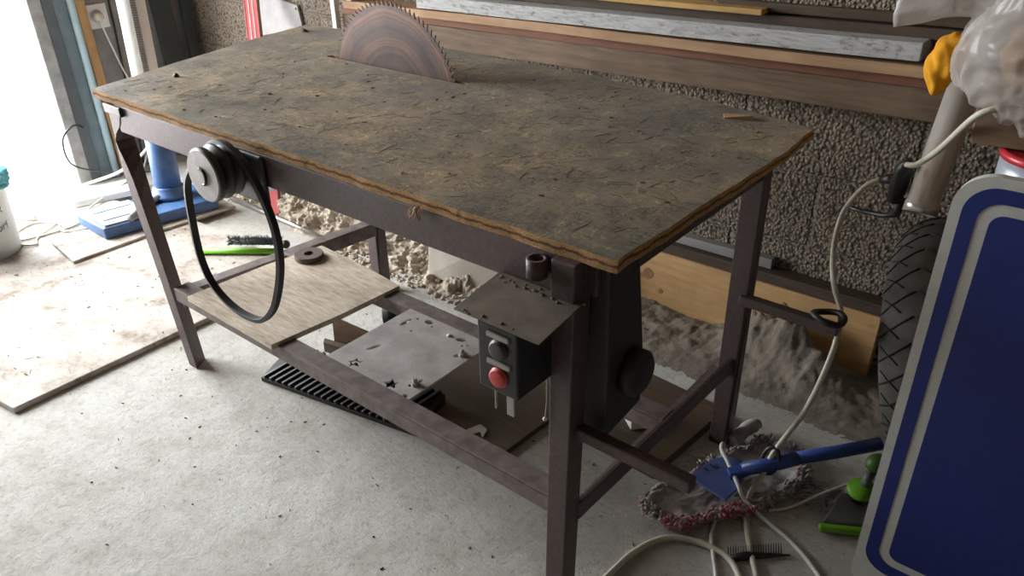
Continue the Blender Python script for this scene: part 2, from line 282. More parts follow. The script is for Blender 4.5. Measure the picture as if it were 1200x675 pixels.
# ------------------------------------------------------------------ mesh helpers
ROOT = {}
def thing(name, label, cat, loc=(0, 0, 0), group=None):
    o = bpy.data.objects.new(name, None); C.objects.link(o); o.location = loc; o.empty_display_size = .05
    o['label'] = label; o['category'] = cat
    if group: o['group'] = group
    ROOT[o] = V(loc); return o
class MB:
    def __init__(s): s.bm = bmesh.new()
    def faces(s, vs, fs, mi=0, smooth=False):
        bv = [s.bm.verts.new(v) for v in vs]
        for f in fs:
            try:
                q = s.bm.faces.new([bv[i] for i in f]); q.material_index = mi; q.smooth = smooth
            except ValueError: pass
        return s
    def box(s, x0, x1, y0, y1, z0, z1, mi=0):
        return s.hexa([(x0, y0, z0), (x1, y0, z0), (x1, y1, z0), (x0, y1, z0)], [(x0, y0, z1), (x1, y0, z1), (x1, y1, z1), (x0, y1, z1)], mi)
    def hexa(s, a, b, mi=0):
        n = len(a)
        f = [tuple(range(n))[::-1], tuple(range(n, 2 * n))] + [(i, (i + 1) % n, n + (i + 1) % n, n + i) for i in range(n)]
        return s.faces(list(a) + list(b), f, mi)
    def prism(s, poly, z0, z1, mi=0, mside=None):
        n = len(poly); vs = [(p[0], p[1], z0) for p in poly] + [(p[0], p[1], z1) for p in poly]
        s.faces(vs, [tuple(range(n))[::-1], tuple(range(n, 2 * n))] + [(i, (i + 1) % n, n + (i + 1) % n, n + i) for i in range(n)], mi)
        return s
    def bar(s, p, q, w, h, up=(0, 0, 1), mi=0):
        p, q = V(p), V(q); d = (q - p).normalized(); u = V(up); r = d.cross(u).normalized(); u = r.cross(d)
        a = [p + r * sx * w / 2 + u * sy * h / 2 for sx, sy in ((-1, -1), (1, -1), (1, 1), (-1, 1))]
        return s.hexa(a, [x + (q - p) for x in a], mi)
    def loft(s, rings, mi=0, cap=True, smooth=False, closed=False):
        n = len(rings[0]); vs = [p for r in rings for p in r]; f = []
        m = len(rings)
        for k in range(m if closed else m - 1):
            a, b = k * n, ((k + 1) % m) * n
            for i in range(n): f.append((a + i, a + (i + 1) % n, b + (i + 1) % n, b + i))
        if cap and not closed: f += [tuple(range(n))[::-1], tuple(range((m - 1) * n, m * n))]
        return s.faces(vs, f, mi, smooth)
    def tube(s, pts, r, n=8, mi=0, closed=False, cap=True, smooth=True):
        pts = [V(p) for p in pts]; m = len(pts); rs = r if isinstance(r, (list, tuple)) else [r] * m
        rings = []; nrm = None
        for k in range(m):
            a = pts[k - 1] if (k or closed) else pts[0]; b = pts[(k + 1) % m] if (k < m - 1 or closed) else pts[-1]
            t = (b - a).normalized()
            if nrm is None:
                nrm = t.orthogonal().normalized()
            nrm = (nrm - t * nrm.dot(t)).normalized(); bi = t.cross(nrm)
            rings.append([pts[k] + (nrm * math.cos(2 * PI * i / n) + bi * math.sin(2 * PI * i / n)) * rs[k] for i in range(n)])
        return s.loft(rings, mi, cap, smooth, closed)
    def lathe(s, prof, center, axis=(0, 0, 1), n=32, mi=0, smooth=True, closed=False):
        ax = V(axis).normalized(); u = ax.orthogonal().normalized(); w = ax.cross(u); c = V(center)
        rings = []
        for r, h in prof:
            rings.append([c + ax * h + (u * math.cos(2 * PI * i / n) + w * math.sin(2 * PI * i / n)) * max(r, 1e-5) for i in range(n)])
        return s.loft(rings, mi, not closed, smooth, closed)
    def holes(s, outer, inner, z0, z1, mi=0, mside=0):
        top = []
        for z, flip in ((z1, False), (z0, True)):
            bm2 = bmesh.new(); es = []
            for loop in [outer] + inner:
                vs = [bm2.verts.new((p[0], p[1], z)) for p in loop]
                es += [bm2.edges.new((vs[i], vs[(i + 1) % len(vs)])) for i in range(len(vs))]
            bmesh.ops.triangle_fill(bm2, edges=es, use_beauty=True)
            bm2.verts.index_update()
            s.faces([tuple(v.co) for v in bm2.verts], [tuple(v.index for v in f.verts) for f in bm2.faces], mi)
            bm2.free()
        for loop in [outer] + inner:
            n = len(loop)
            s.faces([(p[0], p[1], z0) for p in loop] + [(p[0], p[1], z1) for p in loop], [(i, (i + 1) % n, n + (i + 1) % n, n + i) for i in range(n)], mside)
        return s
    def build(s, name, mats, parent=None, bevel=0, sub=0, origin=None, weld=True):
        if weld: bmesh.ops.remove_doubles(s.bm, verts=s.bm.verts, dist=1e-5)
        bmesh.ops.recalc_face_normals(s.bm, faces=s.bm.faces)
        if parent is not None: og = ROOT[parent]
        else:
            xs = [v.co for v in s.bm.verts]
            og = V(origin) if origin is not None else V((sum(v.x for v in xs) / len(xs), sum(v.y for v in xs) / len(xs), min(v.z for v in xs)))
        bmesh.ops.translate(s.bm, verts=s.bm.verts, vec=-og)
        me = bpy.data.meshes.new(name); s.bm.to_mesh(me); s.bm.free()
        for k in (mats if isinstance(mats, (list, tuple)) else [mats]): me.materials.append(M[k])
        o = bpy.data.objects.new(name, me); C.objects.link(o); ROOT[o] = og
        if parent is not None: o.parent = parent
        else: o.location = og
        if bevel:
            b = o.modifiers.new('bevel', 'BEVEL'); b.width = bevel; b.segments = 2; b.limit_method = 'ANGLE'; b.harden_normals = False
        if sub:
            b = o.modifiers.new('sub', 'SUBSURF'); b.levels = sub; b.render_levels = sub
        return o
def tag(o, label, cat, group=None, kind=None):
    o['label'] = label; o['category'] = cat
    if group: o['group'] = group
    if kind: o['kind'] = kind
    return o
def struct(o, label=None):
    o['kind'] = 'structure'
    if label: o['label'] = label
    return o
def spline(pts, k=8, closed=False):
    pts = [V(p) for p in pts]; n = len(pts); out = []
    for i in range(n if closed else n - 1):
        if closed: p0, p1, p2, p3 = pts[i - 1], pts[i], pts[(i + 1) % n], pts[(i + 2) % n]
        else: p0, p1, p2, p3 = pts[max(i - 1, 0)], pts[i], pts[i + 1], pts[min(i + 2, n - 1)]
        for j in range(k):
            t = j / k
            out.append(.5 * ((2 * p1) + (p2 - p0) * t + (2 * p0 - 5 * p1 + 4 * p2 - p3) * t * t + (3 * p1 - p0 - 3 * p2 + p3) * t ** 3))
    if not closed: out.append(pts[-1])
    return out
def ell(cx, cy, a, b, n=16, ang=0):
    return [(cx + math.cos(t) * a * math.cos(ang) - math.sin(t) * b * math.sin(ang), cy + math.cos(t) * a * math.sin(ang) + math.sin(t) * b * math.cos(ang)) for t in [2 * PI * i / n for i in range(n)]]
def rrect(x0, x1, y0, y1, r, n=8):
    out = []
    for cx, cy, a in ((x1 - r, y1 - r, 0), (x0 + r, y1 - r, 90), (x0 + r, y0 + r, 180), (x1 - r, y0 + r, 270)):
        for i in range(n + 1):
            t = math.radians(a + 90 * i / n); out.append((cx + r * math.cos(t), cy + r * math.sin(t)))
    return out
def text_mesh(txt, size, depth, mat, parent, matrix, name):
    cu = bpy.data.curves.new(name, 'FONT'); cu.body = txt; cu.size = size; cu.extrude = depth; cu.align_x = 'CENTER'
    to = bpy.data.objects.new(name, cu); C.objects.link(to)
    dg = bpy.context.evaluated_depsgraph_get(); me = bpy.data.meshes.new_from_object(to.evaluated_get(dg))
    bpy.data.objects.remove(to); me.transform(matrix); me.transform(Matrix.Translation(-ROOT[parent]))
    me.materials.clear(); me.materials.append(M[mat])
    o = bpy.data.objects.new(name, me); C.objects.link(o); o.parent = parent; ROOT[o] = ROOT[parent]; return o

# ------------------------------------------------------------------ setting
YW = 1.3
struct(MB().box(-1.9, 4.2, -3.7, YW + .2, -.1, 0).build('floor', 'floor', origin=(0, 0, 0)), 'rough pale concrete garage floor')
struct(MB().box(-9, -1.9, -9, 6, -.12, -.015).build('floor', 'outside', origin=(-1.9, 0, -.015)), 'pale paving outside the open doorway')
bpy.data.objects['floor.001'].name = 'floor_outside'
struct(MB().box(-1.9, 4.2, YW, YW + .2, 0, 2.5).build('wall_back', 'block', origin=(0, YW, 0)), 'pebbled concrete block wall behind the saw table')
wl = MB().box(-1.9, -1.7, .56, YW, 0, 2.5); wl.box(-1.9, -1.7, -3.7, -1.15, 0, 2.5); wl.box(-1.9, -1.7, -1.15, .56, 2.25, 2.5)
struct(wl.build('wall_left', 'plaster', origin=(-1.7, 0, 0)), 'grey rendered wall with the bright doorway')
struct(MB().box(4.2, 4.4, -3.9, YW + .2, 0, 2.5).build('wall_right', 'ceil'))
struct(MB().box(-1.9, 4.2, -3.9, -3.7, 0, 2.5).build('wall_front', 'ceil'))
struct(MB().box(-1.9, 4.4, -3.9, YW + .2, 2.5, 2.6).build('ceiling', 'ceil'))
struct(MB().hexa([(-1.9, .515, 0), (-1.66, .515, 0), (-1.66, .575, 0), (-1.9, .575, 0)], [(-1.9, .515, 2.25), (-1.66, .515, 2.25), (-1.66, .575, 2.25), (-1.9, .575, 2.25)]).build('trim_1', 'jamb', bevel=.006), 'light grey concrete edge of the doorway')
struct(MB().box(-1.7, -1.665, .575, .625, 0, 2.25).build('trim_2', 'framedark', bevel=.003), 'dark grey steel strip of the door frame')
struct(MB().box(-1.7, -1.675, .625, .69, 0, 2.25).build('trim_3', 'frameblue', bevel=.003), 'blue grey steel band of the door frame')

# ------------------------------------------------------------------ the home-made table saw
T = thing('saw_table', 'large home-made brown steel saw table with worn chipboard top', 'saw table', (.9, .4, 0))
H = .86
outer = [(0, 0), (.45, -.004), (.95, .002), (1.4, -.003), (1.732, 0), (1.735, .3), (1.74, .60), (1.733, .826), (1.459, .886), (1.07, .925), (.46, .944), (-.06, .953), (-.24, .935), (-.19, .673), (-.133, .469), (-.085, .29), (-.03, .119)]
# ragged sawn outline
ol = []
for i in range(len(outer)):
    a, b = V((*outer[i], 0)), V((*outer[(i + 1) % len(outer)], 0)); k = max(2, int((b - a).length / .01))
    for j in range(k):
        p = a.lerp(b, j / k); w = .0035 if j else 0
        ol.append((p.x + w * noise.fractal(p * 9, .7, 2, 3), p.y + w * noise.fractal(p * 9 + V((7, 3, 1)), .7, 2, 3)))
slot = [(.235, .640), (.40, .641), (.82, .641), (.825, .655), (.81, .660), (.40, .660), (.24, .661)]
MB().holes(ol, [slot], H - .024, H, 0, 1).build('tabletop', ['top', 'edge'], T)
# legs
def leg_left():
    prof = [(0, .168, .214, .182), (.25, .128, .178, .148), (.37, .109, .160, .130), (.55, .078, .130, .104), (.62, .069, .115, .098), (.665, .066, .098, .093), (.70, .069, .080, .088), (.725, .071, .073, .086), (.75, .073, .090, .090), (.775, .075, .122, .105), (.80, .076, .134, .118), (.834, .078, .136, .12)]
    return MB().loft([[(xl, -.004, z), (xc, -.004, z), (xr, .045, z), (xl - .004, .045, z)] for z, xl, xc, xr in prof])
o = leg_left().build('leg', 'paint', T, bevel=.002)
MB().box(.068, .16, -.012, .062, .808, .834).build('mounting_plate', 'darkmetal', T, bevel=.003)
def angle_leg(x, y, sx, sy, zt=.836, w=.048, t=.006):
    m = MB()
    m.box(min(x, x - sx * w), max(x, x - sx * w), min(y, y + sy * t), max(y, y + sy * t), 0, zt)
    m.box(min(x, x - sx * t), max(x, x - sx * t), min(y, y + sy * w), max(y, y + sy * w), 0, zt)
    return m
# right front: square tube tapering to the foot
MB().loft([[(1.606, -.02, 0), (1.652, -.02, 0), (1.652, .026, 0), (1.606, .026, 0)], [(1.613, -.02, .45), (1.661, -.02, .45), (1.661, .028, .45), (1.613, .028, .45)], [(1.615, -.02, .836), (1.665, -.02, .836), (1.665, .03, .836), (1.615, .03, .836)]]).build('leg', 'paint', T, bevel=.003)
angle_leg(1.688, .68, 1, 1).build('leg', 'paint', T, bevel=.002)
angle_leg(.305, .70, 1, 1).build('leg', 'paint', T, bevel=.002)
# rails
MB().box(.115, 1.614, -.002, .038, .758, .836).build('upper_rail', 'paint', T, bevel=.003)
MB().box(.285, 1.66, .70, .74, .758, .836).build('upper_rail', 'paint', T, bevel=.003)
MB().bar((.13, .03, .80), (.27, .72, .80), .04, .07).build('upper_rail', 'paint', T, bevel=.003)
MB().box(1.64, 1.682, .02, .70, .765, .836).build('upper_rail', 'paint', T, bevel=.003)
def angle_rail(a, b, w, h, side):
    a, b = V(a), V(b); d = (b - a).normalized(); r = V((-d.y, d.x, 0)) * side; t = .006
    m = MB()
    m.hexa([a, b, b + r * w, a + r * w], [p + V((0, 0, t)) for p in (a, b, b + r * w, a + r * w)])
    dz = V((0, 0, -(h - t)))
    m.hexa([p + dz for p in (a, b, b + r * t, a + r * t)], [a, b, b + r * t, a + r * t])
    return m
angle_rail((.185, .0, .279), (1.615, .0, .279), .052, .045, 1).build('lower_rail', 'dusty_paint', T, bevel=.002)
angle_rail((.245, .352, .279), (1.66, .352, .279), .052, .045, 1).build('lower_rail', 'dusty_paint', T, bevel=.002)
angle_rail((.225, .0, .272), (.31, .705, .272), .045, .05, 1).build('lower_rail', 'dusty_paint', T, bevel=.002)
MB().bar((1.655, .02, .262), (1.672, .69, .262), .012, .044).build('lower_rail', 'paint', T, bevel=.002)
MB().box(1.625, 1.66, .03, .68, .238, .244).build('lower_rail_flange', 'dusty_paint', T)
MB().tube([(1.611, -.0225, .60), (1.611, -.0228, .545), (1.608, -.0235, .50)], .0012, 5).build('thread', 'label', T)
m = MB(); bmesh.ops.create_icosphere(m.bm, subdivisions=2, radius=.0045, matrix=Matrix.Translation((1.608, -.0245, .50))); m.build('bead', 'beigeball', T)['label'] = 'pale bead hanging on a thread'
# carrying handles
def handle(y, x0, x1, z):
    m = MB().box(x0, x1, y, y + .026, z, z + .026)
    return m.build('carrying_handle', 'paint', T, bevel=.004)
handle(.0, 1.64, 1.897, .462); handle(.668, 1.672, 1.912, .447)
# saw blade
c = V((.53, .65, .782)); R0 = .268; nt_ = 90
out = []
for k in range(nt_):
    a = 2 * PI * k / nt_; st = 2 * PI / nt_
    for f, r in ((.95, R0 - .011), (.72, R0 - .009), (.42, R0 + .002), (.32, R0 + .003), (.2, R0 - .008)):
        t = a + (1 - f) * st
        out.append((math.cos(t) * r, math.sin(t) * r))
n = len(out); mb = MB()
vs = [(c.x + x, c.y - .0018, c.z + z) for x, z in out] + [(c.x + x, c.y + .0018, c.z + z) for x, z in out]
inn = [(c.x + .015 * math.cos(2 * PI * i / n) * -1 * -1, c.y - .0018, c.z + .015 * math.sin(-2 * PI * i / n)) for i in range(n)]
rin = []
for yy in (-.0018, .0018):
    rin.append([(c.x + .2 * math.cos(math.atan2(z, x)), c.y + yy, c.z + .2 * math.sin(math.atan2(z, x))) for x, z in out])
fs = []
allv = vs + rin[0] + rin[1] + [(c.x, c.y - .0018, c.z), (c.x, c.y + .0018, c.z)]
for i in range(n):
    j = (i + 1) % n
    fs += [(i, j, 2 * n + j, 2 * n + i), (n + j, n + i, 3 * n + i, 3 * n + j), (j, i, n + i, n + j), (2 * n + i, 2 * n + j, 4 * n), (3 * n + j, 3 * n + i, 4 * n + 1)]
blade = mb.faces(allv, fs).build('saw_blade', 'blade', T, weld=False)
blade['label'] = 'rusty toothed circular saw blade'
MB().tube([(.702, -.02, .795), (.62, .30, .79), (.53, .70, .782)], .014, 12).build('shaft', 'darkmetal', T)
MB().lathe([(.014, -.02), (.05, -.02), (.05, -.003), (.014, -.003)], c).build('arbor_flange', 'darkmetal', T) if False else None
# stepped pulley in front of the rail
pc = V((.702, -.102, .795)); ax = (0, 1, 0)
m = MB(); prof = [(0, 0), (.060, 0), (.064, .003), (.064, .014), (.052, .024), (.064, .034), (.064, .040), (.052, .050), (.062, .060), (.062, .066), (.045, .070), (.045, .088), (0, .088)]
m.lathe(prof, pc, ax, 48, smooth=False); pul = m.build('pulley', 'darkmetal', T)
fc = MB().lathe([(0, -.004), (.0595, -.003), (.062, 0), (.0, 0)], pc, ax, 48, smooth=False).build('pulley_face', 'pulley', pul); fc['label'] = 'pale grey flat pulley face'
kp = spline([(pc.x - .004, pc.y - .005, pc.z + .018), (pc.x + .012, pc.y - .006, pc.z + .014), (pc.x + .016, pc.y - .006, pc.z), (pc.x + .010, pc.y - .006, pc.z - .016), (pc.x - .002, pc.y - .005, pc.z - .019)], 5)
MB().tube(kp, .0035, 6).build('snap_ring', 'darkmetal', pul)
MB().box(.635, .80, -.016, -.003, .715, .834).build('bearing_bracket', 'darkmetal', T, bevel=.006)
# slack belt: hangs on the pulley
BELT = [(.492, .708), (.474, .621), (.471, .497), (.507, .419), (.595, .378), (.700, .382), (.768, .43), (.812, .50), (.845, .59), (.849, .678), (.822, .754), (.772, .822), (.705, .852), (.648, .842), (.60, .80), (.535, .76)]
def belt():
    cx, top, bot, hw = .672, .795 + .066, .385, .200
    path = spline([(x, -.038, z) for x, z in BELT], 8, True); N = len(path)
    m = MB(); rings = []
    for i in range(N):
        tg = (path[(i + 1) % N] - path[i - 1]).normalized(); nn = tg.cross(V((0, 1, 0))).normalized()
        rings.append([path[i] + nn * sx * .0060 + V((0, sy * .0100 * (1.0 if sx * 1 > 0 else .75), 0)) for sx, sy in ((-1, -1), (1, -1), (1, 1), (-1, 1))])
    return m.loft(rings, cap=False, closed=True)
tag(belt().build('drive_belt', 'rubber', origin=(.70, -.06, .38), bevel=.001), 'slack black rubber drive belt hanging in a big loop from the pulley', 'drive belt')
# motor plate with slots and bolts
hl = [ell(.885, .293, .022, .0065, 14, 1.55), ell(.909, .153, .022, .006, 14, 1.25), ell(.937, .332, .013, .010, 14), ell(1.068, .320, .015, .009, 14, .4), ell(1.114, .268, .022, .008, 14, 1.2), ell(1.11, .108, .022, .009, 14, 1.4), ell(1.128, .055, .008, .006, 10), ell(.96, .32, .004, .004, 8), ell(.90, .325, .004, .004, 8), ell(1.09, .30, .004, .004, 8), ell(.93, .27, .004, .004, 8), ell(1.10, .31, .0035, .0035, 8)]
star = lambda cx, cy, r: [(cx + math.cos(2 * PI * i / 10 + .3) * r * (1 if i % 2 else .5), cy + math.sin(2 * PI * i / 10 + .3) * r * (1 if i % 2 else .5)) for i in range(10)]
hl += [star(.925, .075, .022), star(1.066, .068, .022)]
pl = MB().holes(rrect(.842, 1.146, .004, .365, .02, 5), hl, .2795, .2845).build('motor_plate', 'steel', T)
pl['label'] = 'slotted flat steel motor plate'
for bx, by in ((1.120, .268), (1.115, .102)):
    MB().lathe([(0, 0), (.011, 0), (.011, .009), (.006, .009), (.006, .02), (0, .02)], (bx, by, .284), n=6, smooth=False).build('bolt', 'steel', pl)
for bx, by in ((.88, .305),):
    MB().lathe([(0, 0), (.007, 0), (.007, .004), (0, .004)], (bx + .15, by + .01, .284), n=8).build('bolt', 'steel', pl)
# bolt socket on the upper rail
sk = MB().lathe([(.004, 0), (.019, 0), (.019, .034), (.013, .035), (.013, .012), (.004, .012)], (1.588, -.022, .795), n=24).build('bolt_socket', 'paint', T)
# cover box behind the right leg, with round knob
MB().loft([[(1.60, .04, .455), (1.70, .04, .455), (1.70, .17, .47), (1.60, .17, .47)], [(1.60, .04, .60), (1.70, .04, .60), (1.70, .165, .60), (1.60, .165, .60)], [(1.60, .03, .834), (1.70, .03, .834), (1.70, .125, .834), (1.60, .125, .834)]]).build('motor_cover', 'coverdark', T, bevel=.006)
MB().lathe([(0, 0), (.032, 0), (.046, .008), (.046, .026), (.038, .034), (0, .034)], (1.698, .115, .575), (1, 0, 0), 28).build('motor_cover_knob', 'coverdark', T)
# switch box
S = MB().box(1.53, 1.618, -.115, .012, .598, .735).build('switch_box', 'blackplastic', T, bevel=.004); S['label'] = 'black start and stop switch box'
def disc_on_front(x, z, r, mat, name, d=.008):
    o = MB().lathe([(0, 0), (r * 1.12, 0), (r * 1.12, d * .4), (r, d * .4), (r, d), (r * .8, d * 1.15), (0, d * 1.15)], (x, -.114, z), (0, -1, 0), 24).build(name, mat, S); return o
disc_on_front(1.578, .690, .0175, 'darkmetal', 'start_button')['label'] = 'black start button'
disc_on_front(1.577, .633, .0175, 'red', 'stop_button')['label'] = 'red stop button'
for z, x0, x1 in ((.716, 1.554, 1.602), (.661, 1.553, 1.604)):
    MB().box(x0, x1, -.1195, -.1145, z - .0045, z + .0045).build('label_strip', 'label', S, bevel=.001)['label'] = 'pale label strip'
for x in (1.552, 1.58): MB().box(x, x + (.003 if x < 1.56 else .016), -.10, -.096, .545, .60).build('cable_tag', 'label', S)
MB().tube([(1.55, -.06, .60), (1.545, -.05, .57), (1.53, .0, .56), (1.49, .02, .575)], .006, 8).build('cable_stub', 'blackplastic', S)
# bent sheet hood over the switch
ring = []
for y, z in ((.0, .758), (-.002, .764), (-.008, .7665), (-.13, .7475)):
    ring.append((y, z))
m = MB()
for i in range(len(ring) - 1):
    (y0, z0), (y1, z1) = ring[i], ring[i + 1]
    m.hexa([(1.492, y0, z0 - .002), (1.675, y0, z0 - .002), (1.675, y1, z1 - .002), (1.492, y1, z1 - .002)], [(1.492, y0, z0), (1.675, y0, z0), (1.675, y1, z1), (1.492, y1, z1)])
hd = m.build('switch_hood', 'hood', T, bevel=.0008); hd['label'] = 'dusty sheet steel hood over the switch'
m = MB()
for k in range(26):
    x = random.uniform(1.5, 1.64); y = random.uniform(-.03, -.012) if k < 18 else random.uniform(-.13, -.12)
    z = .7665 - (abs(y) - .008) * .156; s = random.uniform(.0015, .0045)
    bmesh.ops.create_icosphere(m.bm, subdivisions=1, radius=s, matrix=Matrix.Translation((x, y, z)) @ Matrix.Diagonal((random.uniform(.7, 1.6), 1, .8, 1)))
m.build('sawdust_crumb', 'hood', T)['kind'] = 'stuff'
tag(MB().tube([(1.606, -.006, .70), (1.607, -.03, .62), (1.606, -.028, .47)], .0012, 5).build('thread', 'label'), 'thin pale thread with a bead hanging down the front of the right leg', 'thread') if False else None

# things on the lower frame
pz = .2795
poly = [(.285, -.012), (.70, -.018), (.725, .20), (.735, .415), (.60, .432), (.33, .45), (.30, .25)]
tag(MB().prism(poly, pz, pz + .016).build('plywood_panel', 'plywood', bevel=.001), 'dusty plywood panel lying on the lower frame under the drive belt', 'panel')
tag(MB().lathe([(.015, 0), (.044, 0), (.046, .003), (.046, .014), (.044, .017), (.015, .017)], (.372, .366, pz + .016), closed=True, n=48, smooth=False).build('grinding_wheel', 'grinding'), 'brown flat grinding wheel with a centre hole on the plywood panel', 'grinding wheel')

# ------------------------------------------------------------------ stuff under and around the table
def heap(x0, x1, y0, y1, hfun, nx, ny):
    g = [[None] * (ny + 1) for _ in range(nx + 1)]; vs = []
    for i in range(nx + 1):
        for j in range(ny + 1):
            x = x0 + (x1 - x0) * i / nx; y = y0 + (y1 - y0) * j / ny
            vs.append((x, y, hfun(x, y)))
    fs = [(i * (ny + 1) + j, (i + 1) * (ny + 1) + j, (i + 1) * (ny + 1) + j + 1, i * (ny + 1) + j + 1) for i in range(nx) for j in range(ny)]
    return MB().faces(vs, fs, smooth=True)
def fb(x, y, z, s, o=5): return noise.fractal(V((x, y, z)) * s, .6, 2.1, o)
def ss(a, b, x):
    t = min(1, max(0, (x - a) / (b - a))); return t * t * (3 - 2 * t)
def bank(x, t):
    fx = ss(-1.02, -.85, x) * (1 - ss(.60, .98, x)); rec = ss(.28, .40, x)
    toe = .865 + .04 * fb(x, 0, 1, 4) - .05 * rec
    # profile of the slope: toe, crumbly foot, steep broken face, top against the wall
    pr = [(toe - .10, -.012), (toe, .004), (toe + .05 + .06 * rec, .07 - .02 * rec), (toe + .10 + .13 * rec, .17 - .04 * rec), (toe + .20 + .08 * rec, .28), (1.295, .33)]
    s_ = t * (len(pr) - 1); k = min(len(pr) - 2, int(s_)); f = s_ - k
    a, b = V((0, *pr[k])), V((0, *pr[k + 1])); p = a.lerp(b, f); d = (b - a).normalized(); nr = V((0, -d.z, d.y))
    am = ss(.08, .25, t) * (1 - ss(.85, 1, t))
    big = fb(x, p.y, p.z + 3, 6, 3); lump = fb(x, p.y + 4, p.z, 17, 4); fine = fb(x, p.y, p.z + 9, 60, 3)
    p += nr * (am * (.035 * big + .018 * max(-.5, lump)) + (.25 + .75 * am) * .011 * fine * ss(.1, .2, t))
    return (x, min(1.296, p.y), p.z * fx - .012 * (1 - fx))
NX, NT = 420, 130
vs = [bank(-1.05 + 2.05 * i / NX, k / NT) for i in range(NX + 1) for k in range(NT + 1)]
fs = [(i * (NT + 1) + k, (i + 1) * (NT + 1) + k, (i + 1) * (NT + 1) + k + 1, i * (NT + 1) + k + 1) for i in range(NX) for k in range(NT)]
mb = MB().faces(vs, fs, smooth=True)
for k in range(700):
    x = random.uniform(-.1, .82); y = random.uniform(.79, .95); r = random.uniform(.003, .014) * random.random() ** .5
    z0 = bank(x, .2 + .2 * ss(.86, .95, y))[2] * ss(.83, .93, y)
    bmesh.ops.create_icosphere(mb.bm, subdivisions=1, radius=r, matrix=Matrix.Translation((x, y, max(.0, z0) + r * .5)) @ Matrix.Rotation(random.uniform(0, 3), 4, 'Z') @ Matrix.Diagonal((random.uniform(.8, 1.5), 1, random.uniform(.6, .9), 1)))
tag(mb.build('rubble_bank', 'rubble', weld=False), 'crumbling pale plaster rubble banked against the wall foot behind the table', 'rubble', kind='stuff')
def hd_(x, y):
    f = ss(.85, 1.1, x) * (1 - ss(1.95, 2.15, x)) * ss(.85, 1.18, y)
    l = .10 * math.exp(-(((x - 1.54) / .075) ** 2 + ((y - 1.17) / .06) ** 2)) + .13 * math.exp(-(((x - 1.655) / .07) ** 2 + ((y - 1.16) / .055) ** 2)) + .06 * math.exp(-(((x - 1.76) / .08) ** 2 + ((y - 1.12) / .08) ** 2))
    return f * (.025 + .02 * fb(x, y, 4, 6)) + l * (1 + .22 * fb(x, y, 1, 16, 3)) + (.003 + .2 * l) * .35 * fb(x, y, 0, 45, 3) * ss(.7, .8, y) - .003
tag(heap(.85, 2.15, .74, 1.296, hd_, 200, 90).build('dirt_heap', 'dirt', weld=False), 'grey brown dirt heaped against the pine board at the wall foot', 'dirt', kind='stuff')
sl = MB().hexa([(.38, .87, .02), (.72, .925, -.02), (.76, .97, -.02), (.40, .93, .02)], [(.362, .905, .215), (.735, .955, .255), (.75, 1.00, .255), (.37, .96, .215)])
tag(sl.build('cement_slab', 'slab', bevel=.006), 'smooth flat cement slab leaning in the rubble below the switch box', 'slab')
tag(MB().tube([(-.93, .868, .013), (-.55, .858, .013), (-.09, .842, .013)], .012, 10).build('steel_rod', 'shiny'), 'bright thin steel rod lying along the wall foot by the spirit level', 'rod')
# spirit level
def level():
    b, t = V((-.585, .872, .012)), V((-1.045, 1.262, 1.15)); 
    d = (t - b).normalized(); side = V((.82, .57, 0)); side = (side - d * side.dot(d)).normalized(); nrm = d.cross(side).normalized()
    if nrm.y > 0: nrm = -nrm
    L = thing('spirit_level', 'long red spirit level leaning against the block wall', 'spirit level', b)
    def slab(s0, s1, n0, n1, a0, a1, mat, name, bev=.001):
        ln = (t - b).length
        p = lambda s, n_, a: b + side * s + nrm * n_ + d * (a * ln)
        return MB().hexa([p(s0, n0, a0), p(s1, n0, a0), p(s1, n1, a0), p(s0, n1, a0)], [p(s0, n0, a1), p(s1, n0, a1), p(s1, n1, a1), p(s0, n1, a1)]).build(name, mat, L, bevel=bev)
    slab(-.03, .03, -.012, .011, 0, 1, 'level_red', 'body')
    for s in (-.03, .026): slab(s, s + .004, .0, .0125, 0, 1, 'level_red', 'edge_rib')
    for s in (-.012, .006): slab(s, s + .006, .0, .012, .42, 1, 'level_pale', 'groove_strip')['label'] = 'pale groove strip'
    slab(.03, .034, -.012, .011, 0, 1, 'offcut', 'side_face')['label'] = 'dull brown side'
    slab(-.014, .012, .0, .0125, .19, .265, 'vial', 'vial')['label'] = 'dark vial window'
    slab(-.018, .018, .0, .0122, .08, .125, 'plate_grey', 'vial_window')
level()
# black ribbed plastic strip under the front rail
def ribbed():
    a, b = V((.43, .085, 0)), V((1.0, .193, 0)); d = (b - a).normalized(); r = V((-d.y, d.x, 0)); ln = (b - a).length
    m = MB(); m.hexa([a, b, b + r * .15, a + r * .15], [a + V((0, 0, .014)), b + V((0, 0, .014)), b + r * .15 + V((0, 0, .05)), a + r * .15 + V((0, 0, .05))])
    for k in range(20):
        s = .012 + k * (ln - .10) / 19
        p = a + d * s + r * .002 + V((0, 0, .016)); q = a + d * (s + .075) + r * .148 + V((0, 0, .056))
        m.bar(p, q, .009, .014)
    return m
tag(ribbed().build('ribbed_strip', 'blackplastic', bevel=.001), 'black plastic strip with slanting ribs on the floor under the front rail', 'plastic strip')
